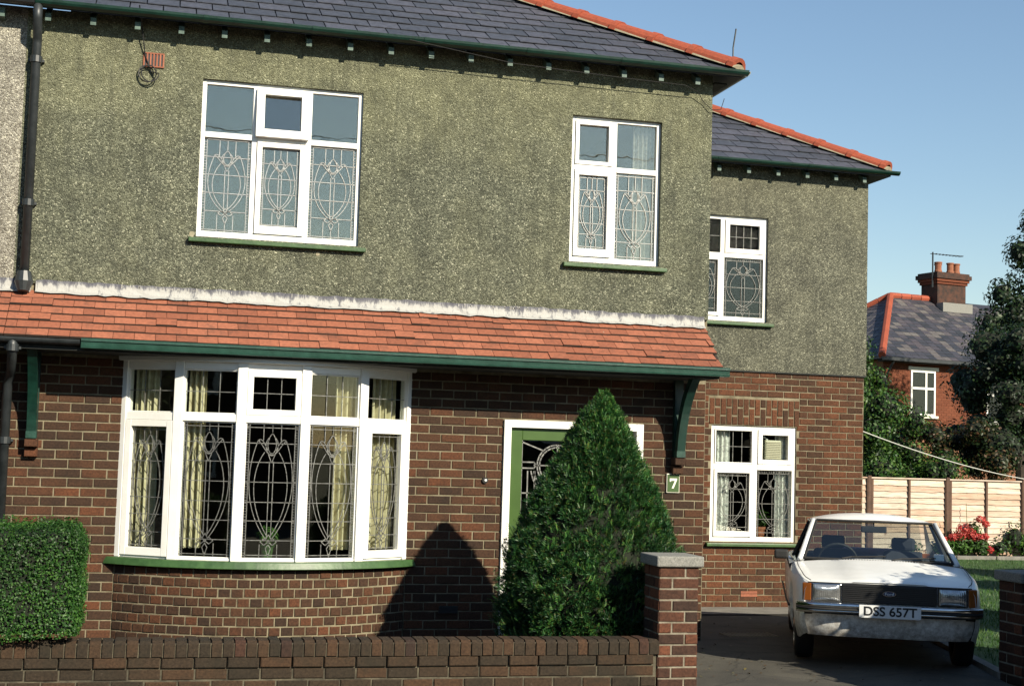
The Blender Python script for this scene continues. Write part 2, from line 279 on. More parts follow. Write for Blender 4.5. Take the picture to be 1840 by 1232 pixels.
# ------------------------------------------------------------------ mesh helpers
BASE = {}
def link(o, mat=None, parent=None, kind=None):
    COL.objects.link(o)
    if mat is not None and o.data is not None and not o.data.materials: o.data.materials.append(MAT[mat] if isinstance(mat, str) else mat)
    if parent is not None:
        o.parent = parent
        if parent.name in BASE: o.matrix_parent_inverse = Matrix.Translation(-BASE[parent.name])
    if kind: o['kind'] = kind
    return o
def tag(o, label, cat, group=None):
    o['label'] = label; o['category'] = cat
    if group: o['group'] = group
    return o
def thing(name, loc, label, cat, group=None):
    o = bpy.data.objects.new(name, None); o.location = loc; o.empty_display_size = .2
    COL.objects.link(o); BASE[o.name] = Vector(loc); return tag(o, label, cat, group)
class MB:
    def __init__(s, T=None): s.v = []; s.f = []; s.T = T
    def add(s, vs, fs):
        k = len(s.v)
        s.v += [tuple(s.T(*q)) for q in vs] if s.T else [tuple(q) for q in vs]
        s.f += [tuple(i+k for i in f) for f in fs]; return s
    def box(s, a, b):
        x0, y0, z0 = a; x1, y1, z1 = b
        return s.add([(x0,y0,z0),(x1,y0,z0),(x1,y1,z0),(x0,y1,z0),(x0,y0,z1),(x1,y0,z1),(x1,y1,z1),(x0,y1,z1)],
            [(0,3,2,1),(4,5,6,7),(0,1,5,4),(1,2,6,5),(2,3,7,6),(3,0,4,7)])
    def prism(s, prof, x0, x1, axis=0):      # prof: list of (y,z), extruded along x
        n = len(prof)
        s.add([(x0, p[0], p[1]) for p in prof]+[(x1, p[0], p[1]) for p in prof],
              [tuple(range(n))[::-1], tuple(range(n, 2*n))]+[(i, (i+1) % n, n+(i+1) % n, n+i) for i in range(n)]); return s
    def tube(s, pts, r, n=8, cap=True):
        P = [Vector(p) for p in pts]; k = len(s.v); rr = r if isinstance(r, (list, tuple)) else [r]*len(P)
        vs = []; up0 = None
        for i, p in enumerate(P):
            d = (P[min(i+1, len(P)-1)]-P[max(i-1, 0)]).normalized()
            if up0 is None or abs(up0.dot(d)) > .95: up0 = Vector((0, 0, 1)) if abs(d.z) < .9 else Vector((1, 0, 0))
            a = d.cross(up0).normalized(); c = a.cross(d); up0 = c
            for j in range(n):
                q = 2*math.pi*j/n; vs.append(tuple(p+(a*math.cos(q)+c*math.sin(q))*rr[i]))
        fs = [(i*n+j, i*n+(j+1) % n, (i+1)*n+(j+1) % n, (i+1)*n+j) for i in range(len(P)-1) for j in range(n)]
        if cap: fs += [tuple(range(n))[::-1], tuple(range((len(P)-1)*n, len(P)*n))]
        return s.add(vs, fs)
    def grid(s, rows, closed=False):
        n = len(rows[0]); vs = [p for r in rows for p in r]
        return s.add(vs, [(i*n+j, i*n+j+1, (i+1)*n+j+1, (i+1)*n+j) for i in range(len(rows)-1) for j in range(n-1)])
    def ribbon(s, pts, wd, d0, d1):          # pts in (u,v): flat bar of width wd between depths d0,d1 in frame (u,d,v)
        for (a, b) in zip(pts[:-1], pts[1:]):
            dx, dy = b[0]-a[0], b[1]-a[1]; l = math.hypot(dx, dy)
            if l < 1e-6: continue
            nx, ny = -dy/l*wd/2, dx/l*wd/2; ex, ey = dx/l*wd*.25, dy/l*wd*.25
            q = [(a[0]-ex+nx, a[1]-ey+ny), (a[0]-ex-nx, a[1]-ey-ny), (b[0]+ex-nx, b[1]+ey-ny), (b[0]+ex+nx, b[1]+ey+ny)]
            s.add([(x, d0, y) for x, y in q]+[(x, d1, y) for x, y in q], [(0,1,2,3),(7,6,5,4),(0,4,5,1),(1,5,6,2),(2,6,7,3),(3,7,4,0)])
        return s
    def mesh(s, name, smooth=False):
        me = bpy.data.meshes.new(name); me.from_pydata(s.v, [], s.f); me.update()
        if smooth: me.polygons.foreach_set('use_smooth', [True]*len(me.polygons))
        return me
    def build(s, name, mat, parent=None, kind=None, smooth=False, bevel=0):
        o = link(bpy.data.objects.new(name, s.mesh(name, smooth)), mat, parent, kind)
        if bevel:
            md = o.modifiers.new('bevel', 'BEVEL'); md.width = bevel; md.segments = 2; md.limit_method = 'ANGLE'; md.angle_limit = R(40)
        return o
def frame(O, U, Nn):
    O, U, Nn = Vector(O), Vector(U).normalized(), Vector(Nn).normalized(); Z = Vector((0, 0, 1))
    return lambda u, d, v: O+U*u+Nn*d+Z*v
def np_mesh(name, V, F, mat, parent=None, kind=None, smooth=False):
    me = bpy.data.meshes.new(name); nf, k = F.shape
    me.vertices.add(len(V)); me.vertices.foreach_set('co', V.astype(np.float32).ravel())
    me.loops.add(nf*k); me.loops.foreach_set('vertex_index', F.astype(np.int32).ravel())
    me.polygons.add(nf); me.polygons.foreach_set('loop_start', np.arange(0, nf*k, k, dtype=np.int32))
    if smooth: me.polygons.foreach_set('use_smooth', np.ones(nf, bool))
    me.update(calc_edges=True); me.validate()
    return link(bpy.data.objects.new(name, me), mat, parent, kind)
def structure(mb, name, mat): return mb.build(name, mat, None, 'structure')

# pieces (bricks, tiles, slates): ranked by how large they show, at most 300 become objects, the rest one joined part
class Pieces:
    def __init__(s, name, mat, verts, faces, edge=None): s.name, s.mat, s.V, s.F, s.items, s.edge = name, mat, np.array(verts, float), faces, [], edge
    def put(s, mtx, mat=None): s.items.append((np.array(mtx), mat or s.mat))
    def finish(s, parent, limit=300, hidden=lambda p: False, stuff_name=None):
        sc = []
        for i, (m, mt) in enumerate(s.items):
            x, y, z = proj(m[:3, 3]); area = np.linalg.norm(m[:3, 0])*np.linalg.norm(m[:3, 2])/z**2
            ok = -10 < x < 1850 and -10 < y < 1240 and z > 0 and not hidden((x, y))
            sc.append((area if ok else -1/z**2, i))
        sc.sort(reverse=True); meshes = {}; rest = {}
        for rank, (a, i) in enumerate(sc):
            m, mt = s.items[i]
            if rank < limit and a > 0:
                if mt not in meshes:
                    me = bpy.data.meshes.new(s.name); me.from_pydata([tuple(v) for v in s.V], [], s.F); me.update(); me.materials.append(MAT[mt]); meshes[mt] = me
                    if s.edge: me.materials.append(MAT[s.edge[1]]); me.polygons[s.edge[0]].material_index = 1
                o = bpy.data.objects.new(s.name, meshes[mt]); COL.objects.link(o); o.parent = parent
                if parent.name in BASE: o.matrix_parent_inverse = Matrix.Translation(-BASE[parent.name])
                o.matrix_basis = Matrix(m.tolist())
            else: rest.setdefault(mt, []).append(m)
        if rest:
            mb = MB(); idx = []; mats = list(rest)
            for k, mt in enumerate(mats):
                for m in rest[mt]:
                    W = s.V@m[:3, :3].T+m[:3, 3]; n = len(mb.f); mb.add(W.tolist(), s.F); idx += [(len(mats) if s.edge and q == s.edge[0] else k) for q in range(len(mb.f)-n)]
            o = mb.build(stuff_name or s.name+'_field', mats[0], parent, 'stuff')
            for mt in mats[1:]: o.data.materials.append(MAT[mt])
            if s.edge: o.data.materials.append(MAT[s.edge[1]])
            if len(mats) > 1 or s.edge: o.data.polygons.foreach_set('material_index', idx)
def mtx(O, X, Y, Z):
    m = np.eye(4); m[:3, 0], m[:3, 1], m[:3, 2], m[:3, 3] = X, Y, Z, O; return m
# unit brick: x -.5..+.5 (length), y 0 front .. 1 back, z -.5..+.5, softened front arris
BRV = [(-.47,0,-.42),(.47,0,-.42),(.47,0,.42),(-.47,0,.42),(-.5,.05,-.5),(.5,.05,-.5),(.5,.05,.5),(-.5,.05,.5),(-.5,1,-.5),(.5,1,-.5),(.5,1,.5),(-.5,1,.5)]
BRF = [(0,1,2,3),(4,5,1,0),(5,6,2,1),(6,7,3,2),(7,4,0,3),(4,8,9,5),(5,9,10,6),(6,10,11,7),(7,11,8,4)]
CH = .087; BL = .235
def lay(P, O, U, Nn, W, z0, n, holes=(), mod=BL, ch=CH, off=0., joint=.012, depth=.10, mat=None, jit=1., bond=True):
    """courses of bricks on a wall: O origin, U along, Nn outward"""
    O, U, Nn = np.array(O, float), np.array(U, float), np.array(Nn, float); Z = np.array([0, 0, 1.])
    for i in range(n):
        zc = z0+(i+.5)*ch; iv = [(0, W)]
        for (a, b, c, d) in holes:
            if c < zc+O[2]*0 < d:
                nv = []
                for (p, q) in iv:
                    if b <= p or a >= q: nv.append((p, q)); continue
                    if a > p: nv.append((p, a))
                    if b < q: nv.append((b, q))
                iv = nv
        o = off-(mod/2 if (bond and i % 2) else 0); k0 = int(-2)
        for (p, q) in iv:
            k = math.floor((p-o)/mod)
            while o+k*mod < q:
                a, b = max(p, o+k*mod), min(q, o+(k+1)*mod); k += 1
                l = b-a-joint*random.uniform(.75, 1.25)
                if l < .03: continue
                pr = random.uniform(-.002, .003)*jit; dz = random.uniform(-.0015, .0015)*jit; rz = random.uniform(-.006, .006)*jit; ry = random.uniform(-.006, .006)*jit
                uu = U+Nn*rz+Z*ry; nn = Nn-U*rz
                P.put(mtx(O+U*((a+b)/2)+Nn*pr+Z*(zc+dz), uu*l, -nn*depth, (Z-U*ry)*(ch-joint)*random.uniform(.97, 1.02)), mat)
def wall_panel(mb, W, z0, z1, holes, th, d0=0.):
    """front/back faces and reveals of a wall in frame (u,d,v); d0 is the outer face, th the thickness inwards"""
    us = sorted({0, W, *[h[0] for h in holes], *[h[1] for h in holes]}); us = [u for u in us if 0 <= u <= W]
    zs = sorted({z0, z1, *[h[2] for h in holes], *[h[3] for h in holes]}); zs = [z for z in zs if z0 <= z <= z1]
    def solid(i, j):
        if not (0 <= i < len(us)-1 and 0 <= j < len(zs)-1): return False
        a, b = (us[i]+us[i+1])/2, (zs[j]+zs[j+1])/2
        return not any(h[0] < a < h[1] and h[2] < b < h[3] for h in holes)
    f, k = d0, d0-th
    for i in range(len(us)-1):
        for j in range(len(zs)-1):
            if not solid(i, j): continue
            a, b, c, d = us[i], us[i+1], zs[j], zs[j+1]
            mb.add([(a, f, c), (b, f, c), (b, f, d), (a, f, d)], [(0, 1, 2, 3)]); mb.add([(a, k, c), (b, k, c), (b, k, d), (a, k, d)], [(3, 2, 1, 0)])
            if not solid(i-1, j): mb.add([(a, f, c), (a, f, d), (a, k, d), (a, k, c)], [(0, 1, 2, 3)])
            if not solid(i+1, j): mb.add([(b, f, c), (b, k, c), (b, k, d), (b, f, d)], [(0, 1, 2, 3)])
            if not solid(i, j-1): mb.add([(a, f, c), (a, k, c), (b, k, c), (b, f, c)], [(0, 1, 2, 3)])
            if not solid(i, j+1): mb.add([(a, f, d), (b, f, d), (b, k, d), (a, k, d)], [(0, 1, 2, 3)])

# ================================================================== the setting
def drive_z(y): return .14-.026*(y+3.2)
structure(MB().add([(-400,-400,-.16),(400,-400,-.16),(400,600,-.16),(-400,600,-.16)], [(0,1,2,3)]), 'ground', 'field')
structure(MB().box((-40,-22.0,-.14),(40,-6.2,-.08)), 'road', 'road')
mb = MB()
structure(MB().box((-40,-6.05,-.15),(40,-3.62,.02)), 'pavement', 'road')
k = thing('kerb', (0,-6.12,-.1), 'pale concrete kerb stones along the street edge', 'kerb'); k['kind'] = 'structure'; del k['category']; del k['label']
for i in range(36): MB().box((-16+i*.9,-6.2,-.12),(-16+i*.9+.89,-6.05,.035)).build('kerb_stone', 'concrete', k, bevel=.01)
# front garden soil between garden wall and house
structure(MB().box((-4,-3.05,-.15),(4.15,-.02,.07)), 'front_garden_bed', 'soil')
# drive: sheet with a gentle fall towards the back, plus a concrete apron at the gate
d = MB(); Ys = [-3.62,-3.0,-2,-1,0,1,2,3,3.68]
def dl(y): return 4.16 if y < -.01 else 5.62
def dr(y): return 7.05+.36*(y+3.2)
d.grid([[(dl(y), y, drive_z(y)), ((dl(y)+dr(y))/2, y, drive_z(y)), (dr(y), y, drive_z(y))] for y in Ys])
structure(d, 'drive', 'drive')
structure(MB().add([(5.62,2.72,.002),(9.35,2.72,.002),(9.35,3.69,-.02),(5.62,3.69,-.02)], [(0,1,2,3)]), 'house_path', 'concrete')
structure(MB().add([(7.0,-3.05,-.02),(40,-3.05,-.02),(40,12.2,-.01),(9.3,12.2,-.01),(9.3,3.6,-.03)], [(0,1,2,3,4)]), 'lawn', 'grass')
structure(MB().box((9.3,12.35,-.15),(40,12.95,.03)), 'flower_bed', 'soil')
k = bpy.data.objects.new('bed_edging', None); COL.objects.link(k); k['kind'] = 'structure'
for i in range(14): MB().box((11.5+i*.92,12.2,-.1),(11.5+i*.92+.9,12.34,.06)).build('edging_stone', 'concrete', k, bevel=.01)
structure(MB().box((9.3,12.95,-.15),(60,70,-.05)), 'back_gardens', 'field')
k = bpy.data.objects.new('drive_edging', None); COL.objects.link(k); k['kind'] = 'structure'
for i in range(7):
    y0 = -2.9+i*.9; a = Vector((dr(y0)+.02, y0, 0)); c = Vector((dr(y0+.88)+.02, y0+.88, 0)); z = drive_z(y0)
    MB().add([(a.x,a.y,-.1),(a.x+.09,a.y-.03,-.1),(c.x+.09,c.y-.03,-.1),(c.x,c.y,-.1),(a.x,a.y,z+.04),(a.x+.09,a.y-.03,z+.04),(c.x+.09,c.y-.03,z+.02),(c.x,c.y,z+.02)],
        [(0,3,2,1),(4,5,6,7),(0,1,5,4),(1,2,6,5),(2,3,7,6),(3,0,4,7)]).build('edging_stone', 'concrete', k)

# ================================================================== the house
house = thing('semi_detached_house', (2.2, 2, 0), 'semi-detached house with green pebbledash upper walls over brown brick, number seven', 'house')
XL, XR = -1.28, 5.615
BAY = (-.25, 2.5); BR = 2.14; BC = (1.125, 1.64)
W1 = (.352, 1.913, 3.90, 5.435); W2 = (4.082, 5.058, 3.89, 5.41); DOOR = (3.455, 4.93, .06, 2.25)
PB = Pieces('brick', 'brick', BRV, BRF)
T0 = frame((XL, 0, 0), (1, 0, 0), (0, -1, 0))
def sh(h, dx=-XL): return (h[0]+dx, h[1]+dx, h[2], h[3])
lower_holes = [sh((BAY[0], BAY[1], -.1, 2.70)), sh(DOOR)]
mb = MB(T0); wall_panel(mb, XR-XL, -.12, 3.36, lower_holes, .24, -.008); front = mb.build('brick_wall', 'mortar', house)
lay(PB, (XL, 0, 0), (1, 0, 0), (0, -1, 0), XR-XL, -.087, 32, lower_holes, off=.10)
mb = MB(T0); wall_panel(mb, XR-XL, 3.362, 5.96, [sh(W1), sh(W2)], .26, .02); mb.build('pebbledash_wall', 'dash', house)
# patches of bare render round the sill ends
for (x, z, s) in ((.315, 3.915, .028), (1.52, 3.80, .022)):
    pts = [(x+s*random.uniform(.7, 1.1)*math.cos(a), -.024, z+s*random.uniform(.8, 1.4)*math.sin(a)) for a in np.linspace(0, 2*math.pi, 11)[:-1]]
    MB().add([(p[0], -.012, p[2]) for p in pts]+pts, [tuple(range(10, 20))]+[(i, (i+1) % 10, 10+(i+1) % 10, 10+i) for i in range(10)]).build('render_patch', 'terracotta' if s > .05 else 'cement', house)
# side and back walls
mb = MB()
mb.box((XR-.24, .26, -.12), (XR, 3.9, 3.36)); mb.box((XL, 8.4, -.12), (5.6, 8.64, 5.9)); mb.build('side_brick_wall', 'wing_brick', house)
MB().box((XR-.24, .262, 3.362), (XR+.018, 3.9, 5.9)).build('side_pebbledash_wall', 'dash', house)

# --- lead pattern
def bez(a, b, c, d_, n=12):
    return [tuple(((1-q)**3*a[i]+3*(1-q)**2*q*b[i]+3*(1-q)*q*q*c[i]+q**3*d_[i]) for i in (0, 1)) for q in np.linspace(0, 1, n)]
def tulip(hs, vt=.79, vb=.20, ladder=True, oval=.10):
    P = []
    for h in hs: P.append([(.0, h), (1, h)])
    P += [[(.06, 0), (.06, 1)], [(.94, 0), (.94, 1)]]
    for u in (.33, .5, .67): P += [[(u, 1), (u, vt+(.09 if u == .5 else .03))], [(u, 0), (u, vb-.02 if u != .5 else vb-.09)]]
    mid = (vt+vb)/2
    P.append([(.5+.085*math.sin(q)*(1-.35*max(0, math.cos(q))), vt+.005+.075*math.cos(q)) for q in np.linspace(0, 2*math.pi, 15)])
    P.append([(.5+.12*math.sin(q), vt-.01+.07*math.cos(q)) for q in np.linspace(.5, 2*math.pi-.5, 13)])
    for s in (-1, 1):
        f = lambda pts: [(.5+s*(x-.5), y) for x, y in pts]
        P.append(f(bez((.5, vt-.085), (.60, vt-.08), (.66, vt-.01), (.77, vt+.03), 8)))
        P.append(f(bez((.58, vt-.045), (.66, vt+.02), (.70, vt+.05), (.77, vt+.03), 6)))
        P.append(f(bez((.77, vt+.03), (1-oval+.06, vt-.20), (1-oval+.07, mid-.12), (.55, vb+.015), 14)))
        P.append(f(bez((.64, vt-.06), (1-oval-.04, vt-.20), (1-oval-.02, mid-.10), (.53, vb+.04), 14)))
        P.append([(.5+s*.04, vt-.13), (.5+s*.04, vb+.05)])
        P.append([(.5+s*.065, vt-.075), (.5, vt-.14)])
        P.append(f([(.5, vb+.0), (.58, vb+.025), (.66, vb+.0), (.58, vb-.025), (.5, vb)]))
        P.append(f([(.5, vb-.02), (.55, vb-.05), (.5, vb-.11)]))
        P.append(f([(.5, vb+.055), (.55, vb+.02), (.5, vb-.01)]))
    return P
def ladder(n): return [[(a, v), (a+.06, v)] for a in (0, .94) for v in np.linspace(.015, .985, n)]
def gridp(nu, nv): return [[(i/nu, 0), (i/nu, 1)] for i in range(1, nu)]+[[(0, j/nv), (1, j/nv)] for j in range(1, nv)]
T_UP = tulip([.985, .80, .61, .415, .22, .02])+ladder(34)
T_BAY = tulip([.975, .857, .714, .565, .415, .275, .13, .02], .85, .12, oval=.07)
T_BAYL = T_BAY+ladder(48)
T_W2 = tulip([.97, .80, .58, .35, .20, .03], .74, .17)+ladder(26)
T_WG = tulip([.95, .72, .50, .27, .07], .80, .14, oval=.06)+ladder(30)+[[(.05*i+.08, 1), (.05*i+.08, .95)] for i in range(18)]
def window(parent, name, O, U, Nn, W, H, cols, tz, cells, fw=.05, fb=.06, mw=.055, tw=.06, recess=.05, mat='white', th=.07, cw=.0062, sill_ext=(.07, .07), sill=True, leadmat='lead'):
    O = Vector(O); Tb = frame(O-Vector(Nn).normalized()*recess, U, Nn); mb = MB(Tb)
    mb.box((0, -th, 0), (fw, 0, H)); mb.box((W-fw, -th, 0), (W, 0, H))
    edges = [fw]
    for c in cols: mb.box((c-mw/2, -th, fb), (c+mw/2, -.001, H-fw)); edges += [c-mw/2, c+mw/2]
    edges.append(W-fw)
    mb.box((fw, -th, H-fw), (W-fw, -.002, H)); mb.box((fw, -th, 0), (W-fw, -.002, fb))
    for i in range(len(cols)+1):
        a, b = edges[2*i], edges[2*i+1]
        if tz: mb.box((a, -th, tz-tw/2), (b, .006, tz+tw/2))
    win = mb.build(name, mat, parent, bevel=.004)
    for i in range(len(cols)+1):
        a, b = edges[2*i], edges[2*i+1]
        rows = [(fb, tz-tw/2), (tz+tw/2, H-fw)] if tz else [(fb, H-fw)]
        for j, (c, d_) in enumerate(rows):
            o = cells.get((i, j), {}); sw = o.get('sash', 0); op = o.get('open', 0)
            Tc = (lambda u, dd, v, d_=d_, op=op, Tb=Tb: Tb(u, dd+(d_-v)*math.tan(op), v)) if op else Tb
            a2, b2, c2, d2 = a, b, c, d_
            if sw:
                e = .004; x = .018 if not op else .03; m2 = MB(Tc); sb = o.get('sb', sw)
                ee = -.02 if op else e
                m2.box((a+ee, -.04, c+ee), (a+sw, x, d_-e)); m2.box((b-sw, -.04, c+ee), (b-ee, x, d_-e))
                m2.box((a+sw, -.04, d_-sw), (b-sw, x-.002, d_-e)); m2.box((a+sw, -.04, c+ee), (b-sw, x-.002, c+sb))
                m2.build('casement', mat, win, bevel=.004); a2, b2, c2, d2 = a+sw, b-sw, c+sb, d_-sw
            if o.get('glass', 1) is None: continue
            g = MB(Tc).box((a2-.004, -.030, c2-.004), (b2+.004, -.026, d2+.004)); g.build('pane', o.get('glass', 'glass'), win)
            if o.get('lead'):
                w_, h_ = b2-a2, d2-c2; lm = MB(Tc)
                for pl in o['lead']: lm.ribbon([(a2+p[0]*w_, c2+p[1]*h_) for p in pl], cw if len(pl) > 2 or abs(pl[0][0]-pl[1][0]) > .07 or abs(pl[0][1]-pl[1][1]) > .07 else cw*.7, -.0245, -.018)
                lm.build('lead_came', leadmat, win)
    if sill:
        Ts = frame(O, U, Nn); s = MB(Ts).add([(-sill_ext[0], -.05, -.005), (W+sill_ext[1], -.05, -.005), (W+sill_ext[1], .06, -.020), (-sill_ext[0], .06, -.020),
             (-sill_ext[0], -.05, -.060), (W+sill_ext[1], -.05, -.060), (W+sill_ext[1], .06, -.060), (-sill_ext[0], .06, -.060)],
             [(0,3,2,1),(4,5,6,7),(0,1,5,4),(1,2,6,5),(2,3,7,6),(3,0,4,7)]); s.build('window_sill', 'sill', win, bevel=.006)
    return win
g = {'glass': 'glass_sky'}
w = window(house, 'window', (W1[0], -.02, W1[2]), (1, 0, 0), (0, -1, 0), W1[1]-W1[0], W1[3]-W1[2], [.515, 1.040], 1.0,
    {(0,0): {**g, 'lead': T_UP}, (1,0): {**g, 'lead': T_UP, 'sash': .055, 'sb': .085}, (2,0): {**g, 'lead': T_UP}, (0,1): g, (1,1): {**g, 'sash': .06, 'open': R(5.5)}, (2,1): g}, fw=.042, mw=.05, tw=.055, recess=.035, leadmat='lead_pale')
w['label'] = 'three light upper window with tulip leading and small top vent ajar'
w = window(house, 'window', (W2[0], -.02, W2[2]), (1, 0, 0), (0, -1, 0), W2[1]-W2[0], W2[3]-W2[2], [.475], .985,
    {(0,0): {**g, 'lead': T_W2, 'sash': .05, 'sb': .085}, (1,0): {**g, 'lead': T_W2}, (0,1): {**g, 'sash': .045}, (1,1): g}, fw=.042, mw=.05, tw=.055, recess=.045, leadmat='lead_pale')
w['label'] = 'narrow two light upper window beside the house corner'

# --- bow window
def bp_(phi, r=BR): return (BC[0]+r*math.sin(phi), BC[1]-r*math.cos(phi))
PH = [R(q) for q in (-40, -24, -8, 8, 24, 40)]
TRZ = 2.165; BZ0, BZ1 = .85, 2.68
mb = MB()
for i, q in enumerate(PH):
    x, y = bp_(q); T = frame((x, y, 0), (math.cos(q), math.sin(q), 0), (math.sin(q), -math.cos(q), 0)); m2 = MB(T)
    m2.box((-.045, -.10, BZ0), (.045, .0, BZ1)); mb.v += []; mb.add(m2.v, m2.f)
bay = mb.build('bow_window', 'white', house, bevel=.005); bay['label'] = 'curved five light bow window with leaded tulip panes'
for i in range(5):
    p0, p1 = Vector((*bp_(PH[i]), 0)), Vector((*bp_(PH[i+1]), 0)); U = (p1-p0).normalized(); Nn = Vector((U.y, -U.x, 0)); Wf = (p1-p0).length
    a, b = .047, Wf-.047; T = frame(p0-Nn*.012, U, Nn); mb = MB(T)
    for nm, lo_, hi_ in (('head_rail', (a, -.07, BZ1-.07), (b, 0, BZ1)), ('transom', (a, -.07, TRZ-.035), (b, .008, TRZ+.035)), ('bottom_rail', (a, -.07, BZ0), (b, -.004, BZ0+.022))): MB(T).box(lo_, hi_).build(nm, 'white', bay, bevel=.004)
    for j, (c, d_) in enumerate([(BZ0+.022, TRZ-.035), (TRZ+.035, BZ1-.07)]):
        sw = .062 if (j == 0 and i in (0, 4)) else (.055 if (j == 1 and i == 2) else .012)
        m2 = MB(T); x = .016 if sw > .03 else -.01; sb = .075 if (sw > .03 and j == 0) else sw
        m2.box((a+.002, -.05, c+.002), (a+sw, x, d_-.002)); m2.box((b-sw, -.05, c+.002), (b-.002, x, d_-.002)); m2.box((a+sw, -.05, d_-sw), (b-sw, x-.002, d_-.002)); m2.box((a+sw, -.05, c+.002), (b-sw, x-.002, c+sb))
        m2.build('casement', 'white', bay, bevel=.003)
        a2, b2, c2, d2 = a+sw, b-sw, c+sb, d_-sw
        MB(T).box((a2-.004, -.034, c2-.004), (b2+.004, -.030, d2+.004)).build('pane', 'glass', bay)
        lm = MB(T)
        for pl in ((T_BAYL if i in (1, 2, 3) else T_BAY) if j == 0 else gridp(3, 2)):
            short = len(pl) == 2 and abs(pl[0][0]-pl[1][0])+abs(pl[0][1]-pl[1][1]) < .08
            lm.ribbon([(a2+p[0]*(b2-a2), c2+p[1]*(d2-c2)) for p in pl], (.004 if short else .0062), -.0285, -.022)
        lm.build('lead_came', 'lead', bay)
# head, sill and roof of the bow
def arc(r, n=33, ext=0.): return [bp_(q, r) for q in np.linspace(PH[0]-ext, PH[-1]+ext, n)]
def arc_slab(ro, z0, z1, ri=None, ext=0., ro_top=None):
    A, B_ = arc(ro, ext=ext), arc(ri or ro-.12, ext=ext); C = arc(ro_top or ro, ext=ext); n = len(A)
    vs = [(x, y, z0) for x, y in A]+[(x, y, z1) for x, y in C]+[(x, y, z0) for x, y in B_]+[(x, y, z1) for x, y in B_]
    fs = []
    for i in range(n-1): fs += [(i, i+1, n+i+1, n+i), (n+i, n+i+1, 3*n+i+1, 3*n+i), (3*n+i, 3*n+i+1, 2*n+i+1, 2*n+i), (2*n+i, 2*n+i+1, i+1, i)]
    fs += [(0, n, 3*n, 2*n), (n-1, 3*n-1, 4*n-1, 2*n-1)]
    return MB().add(vs, fs)
arc_slab(BR+.03, BZ1, BZ1+.06, BR-.12, .02).build('window_head', 'white', bay, bevel=.005)
arc_slab(BR+.075, BZ0-.065, BZ0, BR-.14, .035, BR+.05).build('window_sill', 'sill', bay, bevel=.006)
arc_slab(BR-.008, -.12, BZ0-.068, BR-.2).build('bow_plinth', 'mortar', house)
tot = R(80)*BR; hm = .117
for i in range(9):
    zc = BZ0-.07-(i+.5)*CH; n_ = int(tot/hm); o = (hm/2 if i % 2 else 0)
    k = -1
    while True:
        a = max(0, o+k*hm); b = min(tot, o+(k+1)*hm); k += 1
        if a >= tot: break
        if b-a < .035: continue
        q = PH[0]+(a+b)/2/BR; x, y = bp_(q); c, s = math.cos(q), math.sin(q); pr = random.uniform(-.003, .004)
        P = np.array([x+s*pr, y-c*pr, zc+random.uniform(-.002, .002)]); l = b-a-random.uniform(.011, .017)
        rz = random.uniform(-.02, .02)
        PB.put(mtx(P, np.array([c, s, random.uniform(-.02, .02)])*l, np.array([-s, c, 0])*.1, np.array([0, 0, 1])*(CH-.014)*random.uniform(.95, 1.02)))
# --- corbels under the gallows brackets
for bx in (5.30, -1.04):
    for (z, dd) in ((1.79, .07), (1.88, .13)):
        PB.put(mtx(np.array([bx+.0, -dd, z+.005]), np.array([.115, 0, 0]), np.array([0, dd+.02, 0]), np.array([0, 0, .078])))
# --- wing walls
WX0, WX1, WY = 5.62, 9.41, 3.70
WL = (7.205, 8.425, .83, 2.36); WU = (6.75, 7.955, 3.745, 5.155)
Tw = frame((WX0, WY, 0), (1, 0, 0), (0, -1, 0)); ws = lambda h: (h[0]-WX0, h[1]-WX0, h[2], h[3])
arch = (7.16, 8.46, 2.36, 2.72)
mb = MB(Tw); wall_panel(mb, WX1-WX0, -.15, 3.09, [ws(WL)], .24, -.008); mb.build('wing_brick_wall', 'mortar', house)
lay(PB, (WX0, WY, 0), (1, 0, 0), (0, -1, 0), WX1-WX0, -.125, 37, [ws(WL), ws(arch)], off=.14, mat='wing_brick')
for i in range(16):       # soldier arch of alternating long and short bricks
    x = arch[0]+.045+i*(arch[1]-arch[0])/16; l1, l2 = (.225, .115) if i % 2 else (.115, .225)
    for (z, l) in ((2.365+l1/2, l1), (2.378+l1+l2/2, l2)):
        PB.put(mtx(np.array([x, WY-random.uniform(-.001, .004), z]), np.array([.070, 0, 0]), np.array([0, .1, 0]), np.array([0, 0, l-.012])), 'wing_brick')
for i in range(26): pass
mb = MB(Tw); wall_panel(mb, WX1-WX0+.018, 3.092, 5.86, [ws(WU)], .26, .022); mb.build('wing_pebbledash_wall', 'dash_wing', house)
MB(Tw).box((0, .0, 3.075), (WX1-WX0+.018, .024, 3.0915)).build('render_stop', 'dark_board', house)
mb = MB(); mb.box((WX1-.24, WY+.25, -.15), (WX1, 9.2, 3.09)); mb.box((5.0, 9.2, -.15), (WX1, 9.44, 5.8)); mb.build('wing_side_brick_wall', 'wing_brick', house)
MB().box((WX1-.24, WY+.25, 3.092), (WX1+.018, 9.2, 5.8)).build('wing_side_pebbledash', 'dash_wing', house)
w = window(house, 'window', (WL[0], WY, WL[2]), (1, 0, 0), (0, -1, 0), WL[1]-WL[0], WL[3]-WL[2], [.635], .985,
    {(0,0): {'lead': T_WG, 'sash': .045, 'sb': .075}, (1,0): {'lead': T_WG}, (0,1): {'lead': gridp(4, 2), 'sash': .02}, (1,1): {'sash': .065}}, fw=.05, mw=.07, tw=.075, recess=.03, sill_ext=(.06, .03))
w['label'] = 'two light ground floor window of the wing with extractor fan'
